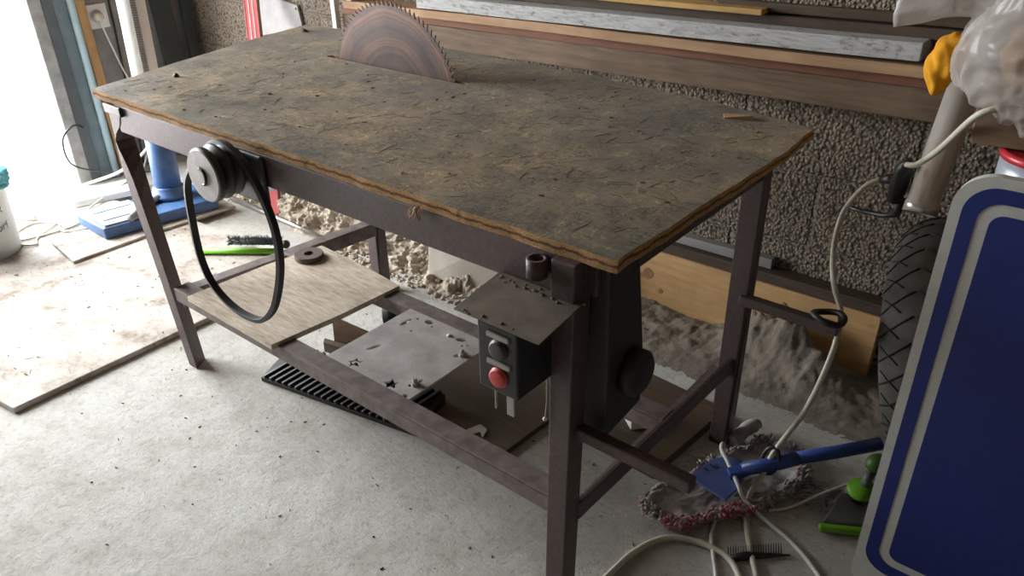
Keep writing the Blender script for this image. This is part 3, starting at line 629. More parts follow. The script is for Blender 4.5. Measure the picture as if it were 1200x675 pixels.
# black ribbed wheel, offcuts
wc = V((.555, .535, .062)); wx = V((.8, .55, .25)).normalized()
W = thing('castor_wheel', 'small black ribbed wheel lying on the floor beyond the motor plate', 'wheel', (wc.x, wc.y, 0))
MB().lathe([(.018, -.02), (.05, -.024), (.056, -.02), (.052, -.014), (.058, -.008), (.054, 0), (.058, .008), (.052, .014), (.056, .02), (.05, .024), (.018, .02)], wc, wx, 32).build('tyre', 'rubber', W)
MB().lathe([(0, -.03), (.018, -.03), (.018, .03), (0, .03)], wc, wx, 16).build('hub', 'darkmetal', W)
tag(MB().hexa([(.448, .372, 0), (.455, .352, 0), (.63, .405, 0), (.622, .425, 0)], [(.455, .372, .105), (.462, .352, .105), (.635, .405, .062), (.628, .425, .062)]).build('wood_offcut', 'offcut', bevel=.002), 'brown wedge shaped wood offcut standing on edge between panel and motor plate', 'wood offcut', 'wood offcuts on the floor')
tag(MB().hexa([(.425, .34, 0), (.455, .31, 0), (.62, .345, 0), (.60, .375, 0)], [(.428, .337, .03), (.452, .313, .035), (.615, .348, .035), (.60, .372, .03)]).build('wood_offcut', 'brownboard', bevel=.002), 'small dark stick of wood in front of the wedge shaped offcut', 'wood offcut', 'wood offcuts on the floor')
tag(MB().prism([(.98, .225), (1.24, .215), (1.27, .70), (.80, .74), (.80, .40)], 0, .018).build('fibreboard_sheet', 'brownboard', bevel=.002), 'dark brown board on the floor below the switch box', 'board', 'brown boards under the table')
tag(MB().prism([(1.355, .462), (1.60, .452), (1.63, .80), (1.38, .82)], .0, .03).build('fibreboard_sheet', 'brownboard', bevel=.002), 'dark brown board on the floor behind the right front leg', 'board', 'brown boards under the table')
tag(MB().hexa([(1.405, .60, .03), (1.47, .55, .03), (1.53, .62, .03), (1.45, .67, .03)], [(1.41, .595, .075), (1.465, .56, .06), (1.51, .615, .055), (1.45, .66, .07)]).build('white_block', 'white', bevel=.004), 'small white angular block on the brown board under the knob', 'block')
# black drooping thing below plate edge
# floor sheets
m = MB().prism([(-1.85, -.50), (-.45, -.53), (-.008, -.462), (-.012, .17), (.02, .60), (-.06, .62), (-.65, .62), (-1.0, .60), (-1.85, .35)], 0, .020)
tag(m.build('floor_sheet', 'sheet', bevel=.003), 'big dusty sheet of board on the floor by the doorway', 'floor sheet', 'board sheets on the floor')
m = MB().prism([(-1.06, .11), (-.80, .083), (-.80, .40), (-.77, .80), (-1.04, .82)], .020, .032)
tag(m.build('floor_sheet', 'sheet', bevel=.003), 'smaller dusty sheet of board under the blue drill base', 'floor sheet', 'board sheets on the floor')

# ------------------------------------------------------------------ drill press
D = thing('drill_press', 'blue pillar drill with a pale toothed column standing by the left wall', 'drill press', (-1.0, .55, .032))
b0 = .032
base_poly = [(-1.135, .265), (-.885, .262), (-.80, .74), (-1.05, .765)]
MB().prism(base_poly, b0, b0 + .05).build('base', 'bluepaint', D, bevel=.006)
topm = MB().holes([(-1.122, .278), (-.897, .275), (-.864, .46), (-1.085, .475)], [[(-1.06, .30), (-1.045, .298), (-1.02, .455), (-1.035, .458)], [(-.955, .295), (-.94, .293), (-.915, .44), (-.93, .443)]], b0 + .05, b0 + .058)
topm.build('base_table', 'blueplate', D)['label'] = 'pale worn slotted base face'
MB().tube([(-.86, .37, b0 + .066), (-.96, .50, b0 + .066), (-.99, .60, b0 + .066)], .016, 10).build('clamp_bar', 'plate_grey', D)
cb, ct = V((-1.0, .625, b0 + .05)), V((-1.045, .70, 1.42))
cd = (ct - cb).normalized()
MB().lathe([(.0, 0), (.085, 0), (.085, .014), (.07, .02), (.066, .045), (.062, .05), (0, .05)], cb, cd, 32).build('column_flange', 'bluepaint', D)
MB().tube([cb, cb + cd * .36], .057, 32).build('column_sleeve', 'bluepaint', D)
MB().tube([cb + cd * .36, cb + cd * 1.37], .054, 32).build('column', 'white', D)['label'] = 'pale round column'
rk = MB(); u = V((.9, -.35, 0)); u = (u - cd * u.dot(cd)).normalized(); w = cd.cross(u)
for k in range(100):
    p = cb + cd * (.40 + k * .0094) + u * .052
    rk.bar(p, p + cd * .006, .022, .022, up=u)
rk.build('toothed_rack', 'pulley', D)['label'] = 'toothed rack down the column'
MB().loft([[p + cd * z for p in [ct + u * sx * .12 + w * sy * .10 for sx, sy in ((-1, -1), (1.8, -1), (1.8, 1), (-1, 1))]] for z in (-.05, .25)]).build('head', 'bluepaint', D, bevel=.02)

# left wall things
P = thing('wall_socket', 'white square wall socket left of the pillar drill with a plug in it', 'socket', (-1.7, .81, .70))
MB().box(-1.7, -1.688, .755, .868, .705, .815).build('cover_plate', 'white', P, bevel=.003)
MB().lathe([(.0, 0), (.030, 0), (.030, .006), (.026, .008), (0, .008)], (-1.689, .812, .762), (1, 0, 0), 24).build('socket_face', 'label', P)
pg = thing('plug', 'round white plug pushed into the wall socket with its lead hanging', 'plug', (-1.66, .812, .755))
MB().lathe([(0, 0), (.021, 0), (.023, .01), (.017, .034), (0, .036)], (-1.681, .812, .762), (1, 0, 0), 20).build('plug_body', 'cable', pg)
MB().tube(spline([(-1.655, .812, .755), (-1.65, .815, .70), (-1.665, .86, .52), (-1.66, .90, .36), (-1.64, .90, .18), (-1.55, .80, .06), (-1.42, .68, .03)], 6), .0045, 6).build('lead', 'whitecable', pg)
tag(MB().tube(spline([(-1.694, .885, 1.5), (-1.694, .89, .82), (-1.692, .875, .46), (-1.69, .87, .2), (-1.69, .86, .02)], 4), .005, 6).build('black_cable', 'blackplastic'), 'thin black cable running down the wall right of the socket', 'cable')
tag(MB().tube([(-1.655, .695, 0.005), (-1.66, .70, .9), (-1.665, .70, 1.9)], .017, 16).build('blue_pipe', 'bluepipe'), 'pale blue pipe standing upright beside the door frame', 'pipe')
tag(MB().bar((-1.66, .742, 0), (-1.672, .735, 1.9), .045, .022, up=(1, 0, 0)).build('wooden_batten', 'stick', bevel=.003), 'orange brown wooden batten standing between blue pipe and socket', 'batten')
tag(MB().bar((-1.62, 1.13, .0), (-1.67, 1.10, 1.7), .10, .025, up=(1, 0, 0)).build('dark_board', 'darkboard', bevel=.002), 'dark green board standing on end in the room corner', 'board')
tag(MB().bar((-1.60, 1.215, .0), (-1.68, 1.27, 1.7), .05, .03, up=(1, 0, 0)).build('dark_post', 'darkboard', bevel=.002), 'narrow black post leaning in the corner right of the dark board', 'post')
tag(MB().hexa([(-1.50, .42, .02), (-1.36, .345, .02), (-1.285, .60, .02), (-1.43, .72, .02)], [(-1.50, .42, .05), (-1.37, .35, .05), (-1.295, .60, .05), (-1.43, .72, .05)]).build('white_slab', 'white', bevel=.006), 'flat white slab on the floor at the foot of the door frame', 'slab')
# cords on the floor by the door
zf = .0255
def cord(pts, r, mat, label, name='electric_cord'):
    tag(MB().tube(spline(pts, 8), r, 7).build(name, mat), label, 'cord', None)
cord([(-1.42, .68, .06), (-1.30, .40, .03), (-1.17, .28, zf), (-1.16, .15, zf), (-1.20, .03, zf), (-1.27, .05, zf), (-1.33, .15, zf), (-1.25, .22, zf), (-1.13, .20, zf), (-1.02, .33, .04)], .0045, 'cable', 'pale cord looped on the floor between bucket and blue drill base')
cord([(-1.66, .60, .28), (-1.62, .54, .31), (-1.60, .47, .26), (-1.60, .48, .14), (-1.56, .60, .075), (-1.48, .70, .06), (-1.44, .78, .05)], .0045, 'darkmetal', 'thin dark cord looping up in front of the door jamb')
cord([(-1.58, .36, .03), (-1.50, .50, .065), (-1.40, .60, .11), (-1.34, .68, .17), (-1.30, .72, .22)], .007, 'whitecable', 'thick white cord rising across the foot of the door frame')
cord([(-1.55, .05, zf), (-1.42, .20, zf), (-1.28, .24, zf), (-1.16, .10, zf), (-1.10, .06, zf), (-1.22, -.02, zf)], .004, 'cable', 'thin cord trailing from the bucket towards the doorway')
tag(MB().tube([(-1.62, .02, .034), (-1.36, .18, .034)], .012, 10).build('white_stick', 'whitecable'), 'short pale stick on the floor behind the bucket', 'stick')
# bucket
B = thing('bucket', 'white plastic bucket with green print at the left edge', 'bucket', (-1.19, -.09, .02))
bc = V((-1.195, -.085, .02)); brad = .135
MB().lathe([(0, 0), (brad * .9, 0), (brad * .92, .006), (brad * .95, .06), (brad, .27), (brad + .008, .272), (brad + .008, .285), (brad - .004, .285), (brad - .008, .27), (brad * .88, .01), (0, .01)], bc, n=40).build('pail', 'bucket', B)
for txt, zz, sz in (('lix', .185, .05), ('orf', .115, .045)):
    dcam = V((2.31 + 1.24, -.957 + .135, 0)).normalized(); ang = math.atan2(dcam.y, dcam.x) + .62
    rr = brad * (.955 + .045 * zz / .27) + .0015
    # bend the lettering round the pail
    cu = bpy.data.curves.new('print', 'FONT'); cu.body = txt; cu.size = sz; cu.align_x = 'CENTER'
    to = bpy.data.objects.new('print', cu); C.objects.link(to)
    me = bpy.data.meshes.new_from_object(to.evaluated_get(bpy.context.evaluated_depsgraph_get())); bpy.data.objects.remove(to)
    for v in me.vertices:
        a = ang + v.co.x / rr; v.co = V((bc.x + math.cos(a) * rr, bc.y + math.sin(a) * rr, bc.z + zz + v.co.y)) - ROOT[B]
    me.materials.clear(); me.materials.append(M['inkgreen'])
    o = bpy.data.objects.new('print', me); C.objects.link(o); o.parent = B; o['label'] = 'green lettering'
m = MB(); bmesh.ops.create_icosphere(m.bm, subdivisions=5, radius=1)
for v in m.bm.verts:
    p = v.co.copy(); k = 1 + .16 * fb(p.x, p.y, p.z, 2.2)
    v.co = V((bc.x + .012 + p.x * .150 * k, bc.y + .01 + p.y * .150 * k, bc.z + .31 + p.z * (.06 if p.z > 0 else .075) * k))
for f in m.bm.faces: f.smooth = True
tag(m.build('cloth', 'teal'), 'crumpled teal cloth heaped over the rim of the bucket', 'cloth')
# duster
U = thing('duster', 'green handled duster with a grey fluffy head on the floor under the table', 'duster', (-.35, .58, .02))
MB().tube([(-.47, .445, .034), (-.23, .625, .034)], .0125, 14).build('handle', 'green', U)
m = MB(); a, b = V((-.425, .545, .05)), V((-.255, .672, .05))
for k in range(900):
    t = random.random(); p = a.lerp(b, t); th = random.uniform(-.3, PI + .3); dr = (b - a).normalized(); sd = V((-dr.y, dr.x, 0))
    dirv = (sd * math.cos(th) + V((0, 0, 1)) * math.sin(th) + dr * random.uniform(-.5, .5)).normalized(); ln = random.uniform(.018, .036)
    q = p + dirv * ln; s = dirv.orthogonal().normalized() * .0028; s2 = dirv.cross(s)
    m.faces([p + s, p - s * .5 + s2, p - s * .5 - s2, q], [(0, 1, 3), (1, 2, 3), (2, 0, 3)])
m.tube([a, b], .013, 10); m.build('fluffy_head', 'greyfluff', U, weld=False)
m = MB(); bmesh.ops.create_uvsphere(m.bm, u_segments=14, v_segments=8, radius=.018, matrix=Matrix.Translation((-.235, .68, .042))); m.build('end_cap', 'blackplastic', U)

# ------------------------------------------------------------------ timber stacked along the back wall
def plank(name, x0, x1, yf, z0, z1, mat, label, tilt=.0187, yb=YW, cat='plank', group=None, xr=.5):
    g = lambda x: (x - xr) * tilt
    m = MB(); N = 14; rings = []
    for k in range(N + 1):
        x = x0 + (x1 - x0) * k / N; w = .0025 * noise.noise(V((x * 3, z0 * 50, 1)))
        rings.append([(x, yf + w, z0 + g(x) + w), (x, yb, z0 + g(x)), (x, yb, z1 + g(x) + w), (x, yf + w, z1 + g(x) + w)])
    o = m.loft(rings).build(name, mat, bevel=.002)
    return tag(o, label, cat, group)
G = 'planks stacked along the back wall'
plank('plank', -.40, 2.75, 1.235, .774, .857, 'greyplank', 'wide weathered brown plank at the bottom of the stack along the wall', group=G)
plank('plank', -.39, 2.75, 1.228, .858, .885, 'redplank', 'reddish brown plank resting on the wide weathered plank', group=G)
plank('plank', -.35, 2.75, 1.205, .886, .915, 'palepine', 'pale pine plank directly under the flaky whitish beam', group=G)
plank('whitewashed_beam', .08, 1.835, 1.20, .921, .966, 'flaky', 'long beam with flaking whitish paint on the plank stack', cat='beam', tilt=.022)
plank('plank', .2, 2.75, 1.262, .967, .995, 'darkplank', 'dark brown plank set back above the flaky whitish beam', group=G)
plank('pine_strip', .3, 1.402, 1.235, .996, 1.012, 'yellowpine', 'yellow pine strip with a broken end on top of the plank stack', cat='strip')
plank('plank', 1.25, 2.75, 1.275, 1.0, 1.025, 'brownboard', 'narrow brown plank right of the yellow pine strip', group=G)
tag(MB().hexa([(-.53, 1.205, .916), (-.30, 1.205, .900), (-.24, 1.295, .900), (-.53, 1.295, .916)], [(-.56, 1.205, .99), (-.26, 1.205, .985), (-.24, 1.295, .985), (-.56, 1.295, .99)]).build('cream_board', 'beigeball', bevel=.003), 'cream board end sticking out at the left end of the plank stack', 'board')
tag(MB().box(-.437, -.412, 1.21, 1.235, .25, .898).build('white_strip', 'white', bevel=.002), 'narrow white upright strip beside the left end of the planks', 'strip')
pn = MB().holes([(-1.075, .665), (-.745, .735), (-.765, .83), (-1.07, .865)], [ell(-.775, .815, .006, .006, 10), ell(-1.05, .845, .007, .007, 10)], -.006, .006)
for v in pn.bm.verts: v.co = V((v.co.x, 1.29 - v.co.z, v.co.y))
tag(pn.build('grey_plate', 'plate_grey'), 'grey metal plate with corner holes fixed to the block wall right of the spirit level', 'plate')
tag(MB().box(2.38, 2.46, 1.24, 1.298, 0, .808).build('timber_post', 'greyplank', bevel=.003), 'timber post under the right part of the plank stack behind the wheel', 'post')
# pine board and white edged strip at the wall foot
KNOTS = ((1.118, .118, .020), (1.175, .068, .009), (1.60, .16, .008))
M['knotwood'] = simple('orange_brown_knot', (.36, .19, .085), (.24, .11, .045), .6, 0, 60, bs=.1)
pb = MB().hexa([(.95, 1.21, .0), (1.885, 1.215, .0), (1.885, 1.25, .0), (.95, 1.245, .0)], [(.95, 1.235, .205), (1.885, 1.24, .212), (1.885, 1.275, .212), (.95, 1.27, .205)])
PB = pb.build('pine_board', 'pine', bevel=.002)
for kx, kz, kr in KNOTS:
    yy = 1.21 + .025 * kz / .205
    MB().lathe([(0, .0004), (kr, .0004), (kr, -.003), (0, -.003)], (kx, yy, kz), (0, -1, .12), 18, smooth=False).build('knot', 'knotwood', PB)['label'] = 'dark round knot'
tag(PB, 'yellow knotty pine board standing on edge against the wall foot', 'board')
tag(MB().hexa([(.95, 1.238, .207), (1.93, 1.243, .214), (1.93, 1.298, .214), (.95, 1.298, .207)], [(.95, 1.238, .242), (1.93, 1.243, .250), (1.93, 1.298, .250), (.95, 1.298, .242)]).build('dark_batten', 'darkplank', bevel=.002), 'dark brown batten lying along the top of the pine board', 'batten')
tag(MB().hexa([(1.02, 1.262, .244), (1.53, 1.266, .248), (1.53, 1.298, .248), (1.02, 1.298, .244)], [(1.02, 1.262, .272), (1.53, 1.266, .282), (1.53, 1.298, .282), (1.02, 1.298, .272)]).build('white_strip', 'plate_grey', bevel=.002), 'grubby white strip lying on the dark batten above the pine board', 'strip')

# ------------------------------------------------------------------ blue road sign
SX0, SX1, SY, SZ = 2.102, 2.80, .43, .965
R_ = thing('road_sign', 'big blank blue road sign with white borders standing at the right', 'road sign', (2.45, SY, 0))
def plate(x0, x1, z0, z1, r, y0, y1, mat, name, inner=None, rb=None):
    def pts(x0, x1, z0, z1, r): return rrect(x0, x1, z0, z1, r, 10)
    m = MB()
    if inner: m.holes(pts(x0, x1, z0, z1, r), [pts(*inner)], 0, abs(y1 - y0))
    else: m.prism(pts(x0, x1, z0, z1, r), 0, abs(y1 - y0))
    for v in m.bm.verts: v.co = V((v.co.x, max(y0, y1) - v.co.z, v.co.y))
    return m.build(name, mat, R_)
plate(SX0, SX1, 0, SZ, .06, SY, SY + .018, 'signwhite', 'panel')
e1, e2, e3 = .0175, .042, .061; zb = .075
plate(SX0 + e1, SX1 - e1, zb, SZ - e1, .05, SY - .0012, SY, 'signblue', 'blue_band', (SX0 + e2, SX1 - e2, zb + .027, SZ - e2, .035))
plate(SX0 + e3, SX1 - e3, zb + .047, SZ - e3, .022, SY - .0012, SY, 'signblue', 'blue_field')
plate(SX0 + .003, SX1 - .003, .003, SZ - .003, .057, SY + .018, SY + .019, 'aluminium', 'back_skin')
for x in (2.25, 2.62): MB().bar((x, SY + .045, .04), (x, SY + .03, .9), .04, .022, up=(0, 1, 0)).build('back_rail', 'aluminium', R_)
for x in (2.25, 2.62): MB().bar((x, SY + .035, .80), (x, SY + .17, .0), .025, .012, up=(0, 1, 0)).build('back_strut', 'aluminium', R_)

# ------------------------------------------------------------------ behind the sign
# crate that carries the tin, block and bag
cr = thing('wooden_crate', 'tall slatted crate hidden behind the road sign', 'crate', (2.44, .86, 0))
for x in (2.24, 2.62):
    for y in (.72, 1.0): MB().box(x - .02, x + .02, y - .02, y + .02, 0, .825).build('post', 'crate', cr)
for k in range(5):
    z = .06 + k * .16
    MB().box(2.22, 2.64, .69, .70, z, z + .09).build('slat', 'crate', cr); MB().box(2.22, 2.64, 1.02, 1.03, z, z + .09).build('slat', 'crate', cr)
    MB().box(2.21, 2.22, .70, 1.02, z, z + .09).build('slat', 'crate', cr); MB().box(2.64, 2.65, .70, 1.02, z, z + .09).build('slat', 'crate', cr)
MB().box(2.11, 2.66, .685, 1.035, .825, .843).build('lid', 'crate', cr)
# tin
tn = thing('paint_tin', 'tin with red lid and pale label just above the sign top edge', 'tin', (2.195, .80, .843))
MB().lathe([(0, 0), (.085, 0), (.087, .004), (.087, .05), (0, .05)], (2.195, .80, .843), n=36).build('body', 'tinlabel', tn)
MB().lathe([(0, .05), (.089, .05), (.091, .055), (.089, .066), (.08, .064), (0, .064)], (2.195, .80, .843), n=36).build('lid', 'tinred', tn)
tag(MB().hexa([(2.055, .76, .910), (2.30, .78, .910), (2.29, .90, .910), (2.05, .88, .910)], [(2.05, .765, 1.0), (2.295, .785, 1.0), (2.285, .89, 1.0), (2.045, .875, 1.0)]).build('wood_block', 'woodblock', bevel=.003), 'brown wood block under the plastic bag on the red lidded tin', 'wood block')
# plastic bag
def crumple(name, mat, c, r, seed, amp, sc, sub=5, clip=None):
    m = MB(); bmesh.ops.create_icosphere(m.bm, subdivisions=sub, radius=1)
    for v in m.bm.verts:
        p = v.co.copy(); q = p * sc + V((seed, seed * 2, 0))
        rid = 1 - abs(noise.noise(q)) * 2; rid2 = 1 - abs(noise.noise(q * 2.3)) * 2
        k = 1 + amp * (rid * .7 + rid2 * .35 - .5)
        v.co = V(c) + V((p.x * r[0], p.y * r[1], p.z * r[2])) * k
    for f in m.bm.faces: f.smooth = True
    return m
bg = thing('plastic_bag', 'crumpled translucent plastic bag at the upper right above the wood block', 'plastic bag', (2.14, .84, 1.0))
mb = MB(); bmesh.ops.create_icosphere(mb.bm, subdivisions=6, radius=1)
for v in mb.bm.verts:
    p = v.co.copy(); q = p * 1.15 + V((3.1, 6.2, 0)); q += V((noise.noise(q), noise.noise(q + V((5, 5, 5))), noise.noise(q + V((1, 8, 2))))) * .6
    vd = noise.voronoi(q * 1.5)[0]; c1 = vd[1] - vd[0]
    vd = noise.voronoi(q * 3.2)[0]; c2 = vd[1] - vd[0]
    k = 1.0 + .14 * noise.noise(p * 1.4 + V((2, 0, 0))) - .16 * (c1 - .3) - .07 * (c2 - .3)
    v.co = V((2.165, .82, 1.085)) + V((p.x * .17, p.y * .13, p.z * .165)) * k
    if v.co.y > .755: v.co.z = max(v.co.z, 1.003)
    elif v.co.z < 1.003: v.co.y = min(v.co.y, .752)
for f in mb.bm.faces: f.smooth = True
mb.build('bag_body', 'film', bg)
mb = MB(); N = 30; K = 18; rings = []
for k in range(N + 1):
    t = k / N; c = V((2.16, .82, 1.185)).lerp(V((1.862, .80, 1.132)), t); c.z += .02 * math.sin(t * PI)
    r = .050 * (1 - .42 * t); rings.append([c + V((0, math.cos(a) * r * .8 * (1 + .3 * noise.noise(V((a * 2, t * 5, 1)))), math.sin(a) * r * (1 + .45 * noise.noise(V((math.cos(a) * 2, math.sin(a) * 2 + t * 4, 5)))))) for a in [2 * PI * i / K for i in range(K)]])
mb.loft(rings, smooth=True).build('bag_corner', 'film', bg)
mb = crumple('x', 'beigeball', (2.12, .84, 1.075), (.06, .05, .07), 8.2, .25, 1.3, 4)
mb.build('contents', 'palepine', bg)['label'] = 'tan object seen through the bag'
mb = crumple('x', 'red', (2.22, .80, 1.06), (.04, .04, .035), 5.2, .2, 1.3, 4)
mb.build('contents', 'level_red', bg)['label'] = 'reddish object seen through the bag'
# orange cloth
m = MB(); bmesh.ops.create_icosphere(m.bm, subdivisions=5, radius=1)
for v in m.bm.verts:
    p = v.co.copy(); fold = math.sin(p.z * 6 + p.x * 5 + 1.5 * noise.noise(p * 1.6)); k = 1 + .10 * fold * (1 - abs(p.z) * .5) + .12 * noise.noise(p * 1.8)
    if p.z < -.1 and p.x > -.2: k *= 1 - .18 * max(0, p.x) * -p.z
    v.co = V((1.963, .85, 1.035)) + V((p.x * .036 + .006 * p.z, p.y * .036, p.z * .062)) * k
for f in m.bm.faces: f.smooth = True
tag(m.build('orange_cloth', 'orange'), 'bunched orange yellow cloth hanging at the left side of the plastic bag', 'cloth')
# chrome tube
p1, p2 = V((1.965, .95, .668)), V((1.972, 1.165, 1.12)); d = (p2 - p1).normalized(); r0 = .036
m = MB(); m.lathe([(r0 * .9, .02), (r0 * .9, .0), (r0 * 1.06, 0), (r0 * 1.06, .022), (r0, .026), (r0, (p2 - p1).length), (r0 * .9, (p2 - p1).length), (r0 * .9, .02)], p1, d, 32, closed=True)
tag(m.build('exhaust_pipe', 'chrome'), 'worn chrome pipe slanting up behind the road sign from the tyre', 'pipe')
# tyre
Wc = V((2.088, .97, .335)); wax = V((.96, .06, .27)).normalized()
TY = thing('motorbike_wheel', 'dusty motorbike wheel with chevron tread behind the road sign', 'wheel', (Wc.x, Wc.y, 0))
Rt, hw = .318, .08
MB().lathe([(.19, -.05), (.21, -.066), (.25, -.084), (.285, -.078), (.308, -.052), (Rt, -.02), (Rt, .02), (.308, .052), (.285, .078), (.25, .084), (.21, .066), (.19, .05)], Wc, wax, 72, closed=True).build('tyre', 'dirtyrubber', TY)
gm = MB(); u = wax.orthogonal().normalized(); w = wax.cross(u)
def tp(a, s):
    k = abs(s); r = Rt + .0008 - (0 if k < .02 else (k - .02) * .31 if k < .052 else .0099 + (k - .052) * .885); return Wc + wax * s + (u * math.cos(a) + w * math.sin(a)) * r
for k in range(34):
    a = 2 * PI * k / 34
    for sg in (-1, 1):
        pts = [tp(a + j * .02, sg * (.004 + j * .0093)) for j in range(9)]; gm.tube(pts, .0021, 5)
        pts = [tp(a + .16 - j * .024, sg * (.030 + j * .0085)) for j in range(6)]; gm.tube(pts, .0018, 5)
gm.build('tread_grooves', 'groove', TY)
MB().lathe([(.155, -.045), (.192, -.052), (.192, .052), (.155, .045), (.165, 0)], Wc, wax, 48, closed=True).build('rim', 'chrome', TY)
MB().lathe([(0, -.06), (.03, -.06), (.03, .06), (0, .06)], Wc, wax, 20).build('hub', 'darkmetal', TY)
for k in range(5):
    a = 2 * PI * k / 5; MB().bar(Wc + (u * math.cos(a) + w * math.sin(a)) * .02, Wc + (u * math.cos(a) + w * math.sin(a)) * .165, .03, .025, up=wax).build('spoke', 'darkmetal', TY)
# extension lead with black coupling
X = thing('extension_lead', 'off white extension lead with black coupling hanging from the bag to the floor', 'extension lead', (1.90, .95, 0))
MB().tube(spline([(2.10, .745, .990), (2.06, .735, .972), (2.0, .80, .875), (1.945, .90, .80), (1.905, .985, .765)], 8), .0068, 8).build('lead', 'cable', X)
MB().tube([(1.912, .98, .775), (1.90, 1.0, .75), (1.893, 1.02, .70), (1.888, 1.03, .655)], [.010, .02, .022, .017], 14).build('coupling_socket', 'blackplastic', X)
MB().tube([(1.885, 1.025, .712), (1.865, 1.03, .705), (1.845, 1.035, .70)], [.016, .013, .008], 12).build('coupling_plug', 'blackplastic', X)
lead2 = [(1.847, 1.035, .70), (1.815, 1.02, .675), (1.785, 1.0, .61), (1.79, .95, .55), (1.815, .88, .52), (1.86, .77, .515), (1.897, .728, .475), (1.913, .67, .43), (1.912, .62, .36), (1.885, .635, .24), (1.850, .630, .14), (1.838, .605, .10), (1.835, .575, .062), (1.825, .535, .02), (1.840, .48, .009), (1.885, .40, .008), (1.945, .31, .008), (1.99, .24, .008)]
MB().tube(spline(lead2, 8), .0068, 8).build('lead', 'cable', X)
tag(MB().tube([(1.745, 1.12, .575), (1.80, 1.11, .575), (1.86, 1.09, .585), (1.895, 1.06, .61), (1.90, 1.045, .655)], [.006, .0065, .007, .010, .012], 10).build('black_lever', 'blackplastic'), 'black bent lever sticking out left of the chrome pipe end', 'lever')
rg = [(1.882 + .034 * math.cos(t), .688 + .028 * math.sin(t), .481 + .004 * math.sin(2 * t)) for t in [2 * PI * i / 36 for i in range(36)]]
tag(MB().tube(rg, .0075, 8, closed=True).build('rubber_ring', 'rubber'), 'black rubber ring resting on the end of the rear carrying handle', 'ring')

# ------------------------------------------------------------------ mop, cables and clutter at lower right
MO = thing('flat_mop', 'blue flat mop lying on its grey pink fringed pad beside the right legs', 'mop', (1.77, .53, 0))
pad = [(1.642, .338), (1.69, .322), (1.738, .334), (1.78, .395), (1.83, .455), (1.872, .53), (1.90, .62), (1.905, .70), (1.86, .765), (1.78, .765), (1.735, .70), (1.69, .59), (1.655, .47), (1.63, .39)]
cx_ = sum(p[0] for p in pad) / len(pad); cy_ = sum(p[1] for p in pad) / len(pad)
pad = [(p.x, p.y) for p in spline([(x, y, 0) for x, y in pad], 8, True)]
pad = [(x + .009 * noise.noise(V((x * 40, y * 40, 1))), y + .009 * noise.noise(V((x * 40, y * 40, 7)))) for x, y in pad]
m = MB(); rings = []
NS = 26
for q in range(1, NS + 1):
    s = q / NS
    row = []
    for x, y in pad:
        X, Y = cx_ + (x - cx_) * s, cy_ + (y - cy_) * s
        wr = 1 - abs(noise.noise(V((X * 11, Y * 11, 2)))) * 2
        z = .010 + .010 * max(0, wr) + .006 * fb(X, Y, 1, 30, 3) + .018 * ss(.72, .9, s) * (1 - ss(.93, 1.03, s)) * (.6 + .8 * noise.noise(V((x * 14, y * 14, 5))))
        row.append((X, Y, max(.003, z)))
    rings.append(row)
rings.append([(cx_ + (x - cx_) * 1.0, cy_ + (y - cy_) * 1.0, .001) for x, y in pad]); rings.append([(cx_ + (x - cx_) * .3, cy_ + (y - cy_) * .3, .001) for x, y in pad])
pd = m.loft(rings, smooth=True).build('mop_pad', 'mopcloth', MO)
for mt, n_, sel in (('pinkfringe', 1500, 0), ('mopcloth', 700, 1)):
    m = MB()
    for k in range(n_):
        i = random.randrange(len(pad)); x, y = pad[i]
        front = y < .50 and x > 1.69 and x - y > 1.30
        if sel == 0 and not front and random.random() > .06: continue
        if sel == 1 and front and random.random() > .45: continue
        dx, dy = x - cx_, y - cy_; l = math.hypot(dx, dy); dx /= l; dy /= l; kk = random.uniform(0, .03)
        p = V((x - dx * kk + random.uniform(-.004, .004), y - dy * kk + random.uniform(-.004, .004), random.uniform(.01, .026))); q = p + V((dx + random.uniform(-.8, .8), dy + random.uniform(-.8, .8), random.uniform(-.5, .8))).normalized() * random.uniform(.008, .017)
        q.z = max(.003, q.z); m.tube([p, (p + q) / 2 + V((0, 0, .003)), q], [.0035, .0035, .0025], 5)
    fr = m.build('fringe', mt, pd, weld=False); fr['kind'] = 'stuff'; fr['label'] = 'pink fringe along the front edge' if sel == 0 else 'grey fringe'
m = MB()
for k in range(110):
    a = V((random.uniform(1.91, 2.02), random.uniform(.60, .70), .004)); an = random.uniform(-.2, 1.0); b = a + V((math.cos(an), math.sin(an), random.uniform(0, .3))) * random.uniform(.02, .04)
    b.z = max(.004, b.z); m.tube([a, (a + b) / 2 + V((0, 0, .006)), b], .0013, 4)
tag(m.build('frayed_strands', 'mopcloth', weld=False), 'tangle of frayed pale strands on the floor below the mop handle', 'strands', kind='stuff')
# rolled corner of the pad
MB().tube(spline([(1.705, .69, .02), (1.715, .75, .03), (1.73, .80, .028)], 6), [.018] * 6 + [.02] * 4 + [.015] * 2 + [.008], 10).build('rolled_edge', 'mopcloth', MO)
hp = [(1.690, .471, .040), (1.707, .561, .046), (1.735, .591, .048), (1.77, .598, .050), (1.80, .56, .046), (1.802, .50, .042), (1.796, .453, .038)]
m = MB(); m.hexa(hp, [(x, y, z + .007) for x, y, z in hp]); ph = m.build('swivel_plate', 'mopplate', MO, bevel=.002)
for txt, px_, py_ in (('FL', 1.722, .527),):
    text_mesh(txt, .042, .0006, 'inkdark', ph, Matrix.Translation((px_, py_, .0535)) @ Matrix.Rotation(math.radians(-12), 4, 'Y') @ Matrix.Rotation(math.radians(62), 4, 'Z'), 'moulded_letters')
MB().bar((1.765, .528, .056), (1.80, .558, .068), .03, .022).build('joint', 'mopblue', MO, bevel=.004)
